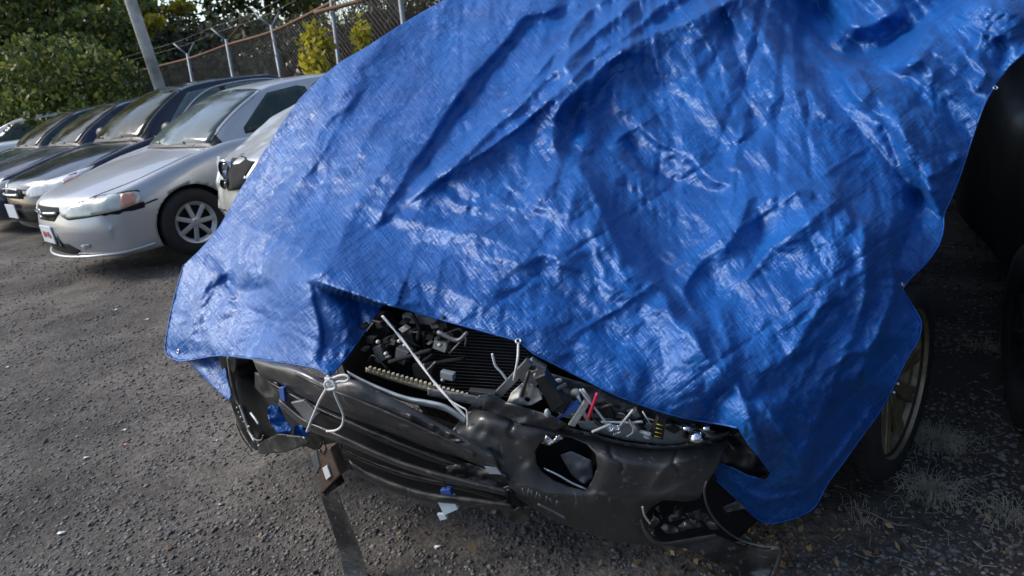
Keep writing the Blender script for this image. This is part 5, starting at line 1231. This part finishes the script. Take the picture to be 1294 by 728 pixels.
# rope
rope = empty('rope', tuple(fp(417, 480, .03)), 0, 'knotted white rope tying the tarpaulin corner down to the grille', 'rope')
M_ROPE = princ('white_rope', (.66, .66, .64), .8, 0, .12, 200, .001, 500)
def rp(pts, off, r=.0034): return ptube('strand', pts, off, r, M_ROPE, rope, 8, 6)
rp([(414,474),(416,482),(412,492),(404,506),(398,520),(393,532),(388,545)], [.05, .055, .055, .05, .045, .045, .03], .004)
rp([(416,483),(421,492),(425,503),(430,514),(434,526),(432,538),(424,544),(413,545)], [.05, .06, .06, .055, .05, .05, .05, .05])
rp([(413,480),(420,478),(428,475),(436,474),(441,478),(436,482),(428,482),(420,486),(415,490)], .06)
rp([(411,478),(420,482),(424,490),(414,492),(411,484),(418,478)], .065, .0042)
V, F = ellipsoid(fp(417, 484, .058), (.012, .010, .016), 12, 8); mesh_obj('knot', V, F, M_ROPE, rope)
# long white cable tie hooked in the bay
cz = empty('twisted_cord', tuple(fp(590, 530, .0)), 0, 'long white twisted cord running from under the tarpaulin to the torn bumper edge', 'cord')
A_ = [fp(483, 399, -.10), fp(505, 425, -.09), fp(524, 450, -.06), fp(548, 482, -.01), fp(570, 507, .03), fp(590, 528, .045)]
Q = smooth_poly(A_, 10)
for ph in (0, math.pi):
    W_ = [q + .0014 * np.array([math.cos(k * .3 + ph), 0, math.sin(k * .3 + ph)]) for k, q in enumerate(Q)]; tube('strand', W_, .0026, M_WHITEW, cz, 6, 0)
tube('cord_tail', [fp(568,506,.03), fp(582,514,.04), fp(590,520,.045), fp(591,540,.05)], .0022, M_WHITEW, cz, 6, 5)
tc_ = empty('tie_cord', tuple(fp(655, 440, -.0)), 0, 'short white cord hanging from the brass eyelet above the radiator', 'cord')
gd = on_tarp([(655, 434)], .0)[0]; tube('strand', [gd, fp(654, 455, -.03), fp(649, 481, -.05)], .0032, M_WHITEW, tc_, 6, 5)
# brown control box and strap
bx = empty('control_box', tuple(fp(410, 595, .04)), 0, 'brown box with a small white label dangling under the bumper', 'box')
slab('case', [(399,569),(417,566),(430,600),(405,626)], .05, .03, princ('rusty_brown_case', (.10, .065, .045), .6, 0, .25, 40, .001, 100, dirt=(.05, .04, .035), dirt_amt=.5, dscale=25), bx)
slab('side_plate', [(392,576),(400,568),(404,590),(399,600)], .052, .02, M_STEEL, bx)
slab('paper_label', [(407,592),(413,588),(418,602),(412,607)], .054, .002, princ('paper_white', (.7, .7, .7), .6, 0, .05, 30), bx)
slab('connector', [(405,618),(422,606),(426,616),(410,628)], .04, .03, M_BLKM, bx)
ptube('wire', [(406,560),(404,566),(408,574),(412,566),(409,558)], .05, .002, M_BLKP, bx, 6)
ptube('wire', [(430,560),(432,568),(428,576)], .03, .002, M_BLKP, bx, 6)
sp = empty('rubber_strip', tuple(atz(440, 728, .0)), 0, 'long dark rubber strip hanging from the brown box to the gravel', 'strip')
e0, e1 = fp(405, 626, .04), fp(426, 620, .04); g0, g1 = atz(438, 740, .015), atz(468, 738, .015)
mid0 = (e0 + g0) / 2 + [0, .02, -.03]; mid1 = (e1 + g1) / 2 + [0, .02, -.03]
Ea = smooth_poly([e0, mid0, g0, g0 + (g0 - mid0) * [.6, .6, 0]], 8); Eb = smooth_poly([e1, mid1, g1, g1 + (g1 - mid1) * [.6, .6, 0]], 8)
V = np.stack([Ea, (Ea + Eb) / 2 + [0, .0, -.003], Eb], 1).reshape(-1, 3); n_ = len(Ea); F = [(i * 3 + j, i * 3 + j + 1, (i + 1) * 3 + j + 1, (i + 1) * 3 + j) for i in range(n_ - 1) for j in (0, 1)]
V, F = thicken(V, F, np.tile([0, .5, -.8], (len(V), 1)), .005); mesh_obj('strip_body', V, F, M_BUMP2, sp, False)
cn = empty('loose_connector', tuple(fp(565, 640, .02)), 0, 'white plastic connector with a blue plug hanging below the lower lip', 'connector')
slab('shell', [(551,632),(572,628),(579,644),(561,652)], .03, .016, princ('white_plastic', (.55, .62, .66), .4, 0, .1, 30), cn)
slab('latch', [(552,650),(562,650),(565,656),(556,658)], .028, .008, bpy.data.materials['white_plastic'], cn)
slab('plug', [(556,620),(568,618),(572,630),(558,632)], .025, .014, M_BLUEP, cn)
ptube('wire', [(560,606),(563,614),(561,622)], .02, .002, M_BLKP, cn, 6)
# ------------------------------------------------------------------ background
def leaf_mat(name, c0, c1, c2=None, trans=.3):
    mt, n, l, p = new_mat(name)
    gm = n.new('ShaderNodeNewGeometry'); cr = n.new('ShaderNodeValToRGB'); e = cr.color_ramp.elements
    e[0].color = tuple(c0) + (1,); e[1].color = tuple(c1) + (1,)
    if c2: q = e.new(.72); q.color = tuple(c1) + (1,); e[len(e) - 1].color = tuple(c2) + (1,)
    l.new(gm.outputs['Random Per Island'], cr.inputs[0]); l.new(cr.outputs[0], p.inputs['Base Color']); p.inputs['Roughness'].default_value = .55
    tr = n.new('ShaderNodeBsdfTranslucent'); l.new(cr.outputs[0], tr.inputs[0]); ms = n.new('ShaderNodeMixShader'); ms.inputs[0].default_value = trans
    o = [q for q in n if q.type == 'OUTPUT_MATERIAL'][0]
    l.new(p.outputs[0], ms.inputs[1]); l.new(tr.outputs[0], ms.inputs[2]); l.new(ms.outputs[0], o.inputs[0])
    return mt
def leaves(P, size, jitter=.4, droop=.3):
    """folded leaf quads at points P"""
    n = len(P); size = np.broadcast_to(size, (n,))
    a = RNG.normal(0, 1, (n, 3)); a[:, 2] -= droop; a /= np.linalg.norm(a, axis=1)[:, None]
    b = RNG.normal(0, 1, (n, 3)); b -= a * (a * b).sum(1)[:, None]; b /= np.linalg.norm(b, axis=1)[:, None]
    s = (size * RNG.uniform(1 - jitter, 1 + jitter, n))[:, None]
    V = np.stack([P - a * s, P + b * s * .55, P + a * s, P - b * s * .55], 1).reshape(-1, 3)
    F = np.arange(4 * n).reshape(n, 4)
    return V, F
def blob_points(n, blobs, shell=.5):
    w = np.array([b[3] * b[4] * b[5] for b in blobs]) ** .67; w /= w.sum(); ch = RNG.choice(len(blobs), n, p=w)
    B = np.array(blobs)[ch]; v = RNG.normal(0, 1, (n, 3)); v /= np.linalg.norm(v, axis=1)[:, None]
    r = RNG.uniform(shell, 1.05, n) ** .8
    return B[:, :3] + v * r[:, None] * B[:, 3:]
M_BARK = princ('bark', (.055, .042, .032), .9, 0, .35, 6, .02, 14)
M_BARKG = princ('grey_bark', (.13, .12, .105), .9, 0, .3, 6, .015, 14)
M_LEAFD = leaf_mat('dark_leaves', (.014, .026, .008), (.09, .115, .02), (.40, .33, .04))  # yellow end of the ramp stands in for warm backlight
M_LEAFM = leaf_mat('ivy_leaves', (.03, .06, .014), (.15, .19, .04), (.38, .36, .07))
M_LEAFY = leaf_mat('yellow_leaves', (.16, .17, .012), (.42, .36, .03), (.55, .45, .05), .5)
def gpt(px, py_unused, Y):
    """ground position seen in the column px at distance Y"""
    r = CF + CR * (px - 647) / FPX - CU * (80 - 364) / FPX
    return r[0] / r[1] * Y, Y
def tree(px, Y, H, crown_r, mat, nleaf, label, group=None, trunk_r=.14, lean=(0, 0), crown_z=.45, bark=None, lsize=.09, seed=1):
    x, y = gpt(px, 0, Y); rs = np.random.default_rng(seed)
    t = empty('tree', (x, y, 0), 0, label, 'tree', group)
    top = np.array([x + lean[0], y + lean[1], H * .9])
    pts = [np.array([x, y, -.1]), np.array([x + lean[0] * .3, y + lean[1] * .3, H * .3]), np.array([x + lean[0] * .6 + .1, y, H * .6]), top]
    mb = MB(); Q = smooth_poly(pts, 5); mb.add(*tube_geo(Q, np.linspace(trunk_r, trunk_r * .25, len(Q)), 8))
    blobs = []
    for k in range(11):
        z = H * rs.uniform(crown_z, .95); f = z / H; base = np.array([np.interp(z, Q[:, 2], Q[:, 0]), np.interp(z, Q[:, 2], Q[:, 1]), z - H * .08])
        a = rs.uniform(0, 6.28); L = crown_r * rs.uniform(.5, 1) * (1.15 - .5 * f)
        tip = base + [math.cos(a) * L, math.sin(a) * L * .8, H * .08]
        mb.add(*tube_geo(smooth_poly([base, (base + tip) / 2 + [0, 0, .1], tip], 3), np.linspace(trunk_r * .4, .02, 7), 5))
        s = crown_r * rs.uniform(.22, .42); blobs.append((*tip, s * 1.2, s, s * .8))
        m2 = (base + tip) / 2; s2 = s * .7; blobs.append((*m2, s2, s2, s2 * .7))
    mb.build('trunk', bark or M_BARK, t, True)
    V, F = leaves(blob_points(nleaf, blobs, .25), lsize); cr = fast_mesh('crown', V, F, mat, t)
    return t
# ivy bank on the left, behind the cars
iv = []
for k in range(28):
    px = -260 + k * 13.5; Y = 17.5 - .008 * (px + 260) + RNG.uniform(-.5, .7); x, y = gpt(px, 0, Y)
    hh = 2.15 + .9 * RNG.uniform() - max(0, (px - 60)) * .0035 
    for zz in (.3, hh * .45, hh * .8): iv.append((x + RNG.uniform(-.3, .3), y + zz * .35, zz, .75, .5, .62))
V, F = leaves(blob_points(46000, iv, .7), .062, droop=.8); o = fast_mesh('ivy', V, F, M_LEAFM); tag(o, kind='stuff')
iv2 = []
for k in range(52):
    px = RNG.uniform(-250, 200); Y = RNG.uniform(18.0, 21); x, y = gpt(px, 0, Y); z = RNG.uniform(2.2, 5.4) - max(0, px - 90) * .012; iv2.append((x, y, z, RNG.uniform(.5, 1.1), .6, RNG.uniform(.35, .7)))
V, F = leaves(blob_points(30000, iv2, .3), .08, droop=.8); o = fast_mesh('undergrowth', V, F, leaf_mat('undergrowth_leaves', (.022, .05, .012), (.12, .16, .035), (.32, .30, .06))); tag(o, kind='stuff')
iv3 = []
for k in range(48):
    px = RNG.uniform(150, 560); Y = RNG.uniform(19, 23); x, y = gpt(px, 0, Y); iv3.append((x, y, RNG.uniform(.6, 3.0), 1.2, .8, RNG.uniform(.4, .8)))
V, F = leaves(blob_points(17000, iv3, .2), .10, droop=.4); o = fast_mesh('undergrowth', V, F, leaf_mat('brown_undergrowth', (.04, .045, .025), (.13, .125, .08), (.24, .24, .10))); tag(o, kind='stuff')
# earth bank under it
bp = []
for k in range(30):
    px = -420 + k * 20; x, y = gpt(px, 0, 18.6); bp.append((x, y))
V = []; F = []
for i, (x, y) in enumerate(bp):
    for j, (dy, z) in enumerate([(-.6, -.1), (-.3, .9), (.2, 1.9), (1.5, 2.4), (5, 3.0), (14, 3.6)]): V.append((x, y + dy, z + RNG.uniform(-.1, .1)))
for i in range(len(bp) - 1):
    for j in range(5): F.append((i * 6 + j, (i + 1) * 6 + j, (i + 1) * 6 + j + 1, i * 6 + j + 1))
o = mesh_obj('bank', V, F, princ('bank_earth', (.03, .03, .018), .95, 0, .4, 2, .03, 8)); tag(o, kind='structure')
k = 0
TREES = [(-60, 24, 8.5, 3.2, 'D'), (20, 22, 7.0, 2.6, 'D'), (95, 26, 9, 3.4, 'D'), (150, 22, 7.5, 2.4, 'D'), (215, 26, 10, 3.4, 'D'), (290, 27, 10, 3.2, 'D'), (350, 25, 9, 2.8, 'D'), (60, 30, 11, 3.6, 'D'), (180, 33, 12, 3.6, 'D'), (400, 33, 11, 3.0, 'D'), (-140, 27, 10, 3.8, 'D'), (-20, 34, 12, 4, 'D')]
TL = ['leaning dark tree at the far left above the ivy bank', 'dark tree above the left end of the ivy', 'tall dark tree left of the utility pole', 'dark tree just behind the utility pole', 'tall dark tree right of the utility pole, its gaps full of sky', 'thin dark tree behind the forked fence post', 'loose dark tree behind the rusty fence rail', 'big tree deep behind the ivy bank', 'big tree deep behind the utility pole', 'far tree above the brown brush', 'tree beyond the left edge of the lot', 'tall far tree over the teal car']
for (px, Y, H, r, c), lab in zip(TREES, TL):
    k += 1
    tree(px, Y, H, r, M_LEAFD, 9000 if px < 200 else 3800, lab, 'trees behind the fence', .16, (RNG.uniform(-.8, .3), 0), .30, seed=k, lsize=.11)
# yellow foliage, its sunlight put into the leaf colour
yb = []
for px, py, d, s in ((130, 12, 21, .5), (150, 22, 21, .4), (175, 8, 20.5, .5), (192, 28, 20, .3), (60, 20, 22, .35), (20, 12, 22, .35), (180, 45, 20, .25), (105, 5, 22, .4), (230, 10, 21, .35), (215, 40, 21, .25)):
    yb.append((*at(px, py, d - 2.2), s, s, s * .6))
x, y = gpt(150, 0, 21.5); yt = empty('tree', (x, y, 0), 0, 'small tree with leaves coloured yellow as if sunlit beside the utility pole', 'tree')
mb = MB(); mb.add(*tube_geo(smooth_poly([(x, y, 0), (x + .1, y, 2.4), (x - .1, y - .2, 4.4)], 5), np.linspace(.09, .03, 11), 6)); mb.build('trunk', M_BARK, yt, True)
V, F = leaves(blob_points(4600, yb, .2), .075); fast_mesh('crown', V, F, M_LEAFY, yt)
# yellow-green shrub and brown brush at the fence right of the cars
def shrub(px, Y, H, r, mat, n, label, ls=.05, stems=9):
    x, y = gpt(px, 0, Y); t = empty('shrub', (x, y, 0), 0, label, 'shrub'); mb = MB(); bl = []
    for k in range(stems):
        a = RNG.uniform(0, 6.28); L = r * RNG.uniform(.3, 1); h = H * RNG.uniform(.6, 1); tip = np.array([x + math.cos(a) * L, y + math.sin(a) * L, h])
        mb.add(*tube_geo(smooth_poly([(x, y, 0), (x + math.cos(a) * L * .3, y + math.sin(a) * L * .3, h * .5), tip], 4), np.linspace(.03, .008, 9), 5))
        bl.append((*tip, r * .3, r * .3, H * .12)); bl.append((*(tip * [1, 1, .75]), r * .25, r * .25, H * .12))
    mb.build('stem', M_BARK, t, True); V, F = leaves(blob_points(n, bl, .1), ls); fast_mesh('foliage', V, F, mat, t); return t
shrub(448, 9.3, 2.05, .55, M_LEAFY, 1500, 'yellow-green shrub at the fence beside the tarpaulin')
M_BRUSH = princ('dry_brush', (.10, .07, .045), .9, 0, .4, 10)
x0, y0 = gpt(460, 0, 12.5)
mb = MB()
for k in range(1300):
    px = RNG.uniform(385, 640); Y = RNG.uniform(11.0, 14); x, y = gpt(px, 0, Y); h = RNG.uniform(1.0, 2.3) + (px - 385) * .004; a = RNG.normal(0, .35, 2)
    mb.add(*tube_geo([(x, y, 0), (x + a[0] * .5, y + a[1] * .3, h * .55), (x + a[0] * 1.4, y + a[1], h)], [.011, .007, .003], 3, cap=False))
o = mb.build('brush', M_BRUSH, None); tag(o, kind='stuff')

# unseen woods added beside and behind the viewer to darken light and reflections
wb_ = []
for k in range(70):
    a = math.radians(52 + k * 3.4); r = RNG.uniform(11, 14) * (1.0 if a < math.radians(150) else 1.5)
    if a > math.radians(235): break
    for q in range(3): wb_.append((r * math.sin(a), r * math.cos(a), RNG.uniform(.5, 6.5 if a < math.radians(190) else 5.5), 2.0, 2.0, 1.6))
V, F = leaves(blob_points(16000, wb_, .2), .30); o = fast_mesh('unseen_woods', V, F, M_LEAFD); tag(o, kind='stuff')
# ------------------------------------------------------------------ utility pole
pb = gpt(205, 0, 15.2)
up = empty('utility_pole', (pb[0], pb[1], 0), 0, 'weathered grey wooden utility pole behind the black wagon', 'utility pole')
M_POLE = princ('weathered_wood', (.55, .53, .49), .85, 0, .25, 3, .01, 20, dirt=(.09, .08, .07), dirt_amt=.6, dscale=2)
b0 = at(212, 140, 13.2); b1 = at(160, -14, 12.8); dirv = (b1 - b0) / np.linalg.norm(b1 - b0)
foot = b0 - dirv * (b0[2] / dirv[2]); topp = foot + dirv * 9.5
tube('pole_shaft', [foot, topp], .105, M_POLE, up, 16, 8)
mb = MB(); cpos = foot + dirv * 8.6; mb.box(cpos, (1.1, .06, .06)); mb.build('crossarm', M_POLE, up)
# ------------------------------------------------------------------ chain-link fence
fe = empty('chain_link_fence', (*gpt(290, 0, 13.5), 0), 0, 'rusty chain-link fence with Y-shaped barbed wire arms behind the cars', 'fence')
M_GALV = princ('galvanised_steel', (.20, .24, .27), .5, .3, .2, 8, dirt=(.16, .09, .05), dirt_amt=.5, dscale=4)
M_RUST = princ('rusty_rail', (.16, .085, .05), .8, .2, .3, 10, .003, 60)
M_WIRE = princ('rusty_wire', (.17, .155, .14), .7, .4, .3, 10)
# posts: foot column, head pixel and distance
POSTS = [((140, 108), 17.0, 0), ((158, 90), 15.6, 0), ((237, 68), 13.6, 1), ((286, 50), 12.4, 1), ((343, 32), 11.2, 1), ((418, -6), 9.8, 1), ((500, -50), 8.7, 0)]
tops = []
for (hx, hy), d, y_ in POSTS:
    hd = at(hx, hy, d)
    mid = at(hx + (9 if hx < 400 else 6), hy + 50, d) ; dv = hd - mid; dv /= np.linalg.norm(dv)
    ft = hd - dv * (hd[2] / dv[2]); 
    tube('post', [ft, hd], .032, M_GALV, fe, 8, 4); tops.append((hd, dv))
rail = [t[0] - t[1] * .10 for t in tops]
tube('top_rail', rail, .024, M_RUST, fe, 8, 6)
for i, (t, dv) in enumerate(tops):
    if not POSTS[i][2]: continue
    (hx, hy), d = POSTS[i][0], POSTS[i][1]
    s = 12.4 / d
    for sx_, sy_ in ((-19 * s, -14 * s), (9 * s, -16 * s) if i != 3 else (30, -34)):
        e = at(hx + sx_, hy + sy_, d - .0)
        tube('barb_arm', [t - dv * .04, e], .016, M_GALV if not (i == 3 and sx_ > 0) else M_RUST, fe, 6, 3)
for j, dz in enumerate((.16, .26)):
    mbw = [t[0] + t[1] * dz + np.array([-.1 - .08 * j, 0, 0]) for t in tops]
    tube('barbed_wire', mbw, .004, M_WIRE, fe, 4, 4)
# the diamond mesh as one joined part
top_line = smooth_poly(rail, 40); mb = MB(); FV = []; FFc = []
cum = np.concatenate([[0], np.cumsum(np.linalg.norm(np.diff(top_line, axis=0), axis=1))]); Ltot = cum[-1]
def fpos(s, z):
    s = np.clip(s, 0, Ltot); p = np.array([np.interp(s, cum, top_line[:, i]) for i in range(3)]); return np.array([p[0], p[1], p[2] * z])
pitch = .085
for k in range(int(Ltot / pitch) + 25):
    for sg in (1, -1):
        s0 = k * pitch - (0 if sg > 0 else -0) - 1.0
        pts = [fpos(s0 + (u if sg > 0 else 2.0 - u), u / 2.0) for u in np.linspace(0.02, 2.0, 5)]
        mb.add(*tube_geo(pts, .0035, 3, cap=False))
me = mb.build('wire_mesh', M_WIRE, fe); me['kind'] = 'stuff'
# old rusty pipe lying on the fence top, right end
tube('bent_pipe', [at(398, 16, 9.9), at(430, 8, 9.6), at(475, -4, 9.3)], .030, M_RUST, fe, 8, 4)
# low galvanised rail in front of the ivy
lr = empty('low_rail', (*gpt(60, 0, 16.5), 0), 0, 'low grey pipe rail standing in the ivy at the far left', 'rail')
tube('pipe', [at(-60, 122, 16), at(8, 114, 15.8), at(60, 103, 15.6), at(132, 88, 15.4)], .028, M_GALV, lr, 8, 4)
for hx, hy in ((18, 102), (128, 72)):
    t = at(hx, hy, 15.7); f_ = at(hx + 6, hy + 60, 15.7); f_[2] = 0; tube('post', [t, f_], .028, M_GALV, lr, 8, 2)
# ------------------------------------------------------------------ small things on the ground
M_STRAW = princ('dry_straw', (.36, .32, .245), .8, 0, .3, 20)
def tuft(px, py, r, n, h, label):
    c = atz(px, py, 0); t = empty('dry_grass_tuft', (c[0], c[1], 0), 0, label, 'grass', 'dry grass tufts beside the wheel'); mb = MB()
    for k in range(n):
        a = RNG.uniform(0, 6.28); q = r * abs(RNG.normal(0, .42)); L = h * RNG.uniform(.5, 1.2); sp = RNG.uniform(.1, 1.0)
        p0 = np.array([c[0] + math.cos(a) * q, c[1] + math.sin(a) * q, -.01]); b = a + RNG.normal(0, .6); dv = np.array([math.cos(b), math.sin(b), 0])
        mb.add(*tube_geo([p0, p0 + dv * L * sp * .35 + [0, 0, L * .6], p0 + dv * L * sp * .8 + [0, 0, L * .65], p0 + dv * L * sp * 1.2 + [0, 0, L * .3]], [.0008, .0007, .0006, .0003], 3, cap=False))
    mb.build('blades', M_STRAW, t)['kind'] = 'stuff'
tuft(1183, 560, .13, 420, .065, 'larger dry grass tuft just right of the gold-rimmed wheel')
tuft(1180, 622, .12, 380, .06, 'lower dry grass tuft in front of the gold-rimmed wheel')
tuft(1275, 655, .12, 180, .06, 'thin dry grass tuft at the right edge')
tuft(1240, 440, .14, 120, .05, 'sparse far grass tuft between the two wheels')
tuft(1090, 655, .1, 60, .04, 'tiny grass tuft under the wrecked wheel')
# straw litter and dead leaves
mb = MB()
for k in range(200):
    c = atz(RNG.uniform(1040, 1290), RNG.uniform(420, 720), 0); a = RNG.uniform(0, 6.28); L = RNG.uniform(.01, .05); z = float(ground_h(c[0], c[1])) + .004
    mb.add(*tube_geo([(c[0], c[1], z), (c[0] + math.cos(a) * L, c[1] + math.sin(a) * L, z + RNG.uniform(0, .01))], .0008, 3, cap=False))
o = mb.build('straw_litter', M_STRAW); tag(o, kind='stuff')
M_DEADL = leaf_mat('dead_leaves', (.05, .03, .015), (.22, .14, .06), (.32, .24, .12), .1)
pts = []
for cx, cy, sx_, sy_, n_ in ((945, 672, 28, 14, 90), (980, 705, 60, 25, 90), (900, 700, 80, 20, 60), (1100, 680, 120, 40, 60), (560, 690, 260, 30, 60)):
    for k in range(n_):
        c = atz(cx + RNG.normal(0, sx_), min(cy + RNG.normal(0, sy_), 760), 0); pts.append((c[0], c[1], float(ground_h(c[0], c[1])) + RNG.uniform(.004, .03)))
V, F = leaves(np.array(pts), .011, .5, 0); o = fast_mesh('dead_leaves', V, F, M_DEADL); tag(o, kind='stuff')
tw = atz(1090, 640, 0); o = tube('twig', [atz(1075, 640, .02), atz(1100, 648, .015), atz(1130, 662, .02), atz(1150, 664, .012)], .003, M_BARKG); tag(o, 'thin pale twig lying on the ground below the gold-rimmed wheel', 'twig')
# bright litter lying on the gravel
M_LIT = princ('white_scrap', (.6, .6, .6), .5, 0, .1, 30)
def scrap(px, py, s, mat, label, cat='litter', a=0):
    c = atz(px, py, .0); z = float(ground_h(c[0], c[1])) + .006
    outl = [(math.cos(t + a) * s * (1 + .35 * math.sin(3 * t + a)), math.sin(t + a) * s * .55 * (1 + .3 * math.cos(2 * t + a))) for t in np.linspace(0, 2 * math.pi, 9)[:-1]]
    V = [(c[0] + u, c[1] + v, z + .003 * math.sin(9 * u / s + a)) for u, v in outl]; n_ = len(V); V += [(x, y, zz - .004) for x, y, zz in V]
    F = [tuple(range(n_)), tuple(range(n_, 2 * n_))[::-1]] + [(k, n_ + k, n_ + (k + 1) % n_, (k + 1) % n_) for k in range(n_)]
    o = mesh_obj('scrap', V, F, mat, None, False); tag(o, label, cat, 'scraps lying on the gravel'); return o
scrap(742, 0, 0, M_LIT, '') if False else None
for px, py, s, mt, lab in ((145, 392, .020, M_LIT, 'white paper scrap on the gravel below the silver sedan'), (185, 404, .017, M_LIT, 'small white scrap on the gravel nearest the left tarpaulin corner'), (155, 540, .012, M_LIT, 'pale chip in the middle of the gravel at left'),
    (108, 576, .014, M_LIT, 'pale flat chip left of centre on the gravel'), (78, 676, .016, M_LIT, 'pale flat chip at the lower left of the gravel'), (278, 634, .014, princ('grey_shard', (.14, .15, .16), .4), 'grey broken shard on the gravel left of the rubber strip'),
    (553, 692, .012, M_LIT, 'pale chip on the gravel under the connector'), (155, 558, .010, M_RED, 'tiny red fragment on the gravel'), (640, 700, .016, M_BUMP2, 'dark plastic shard on the gravel under the bumper'), (10, 468, .014, M_LIT, 'white chip at the left edge of the gravel'), (270, 552, .014, bpy.data.materials['grey_shard'] if 'grey_shard' in bpy.data.materials else M_LIT, 'grey chip beside the broken corner of the wreck')):
    scrap(px, py, s, mt, lab, a=px % 5)
# hanging scraps below the bumper
hs = px_sheet('bumper_scrap', [(612,640),(640,632),(662,645),(672,656),(655,664),(640,655),(618,650)], lambda P: .0 + .03 * facet_noise(P[:, 0] / 12, P[:, 1] / 10, 120), 2.2, M_BUMP2, wreck)
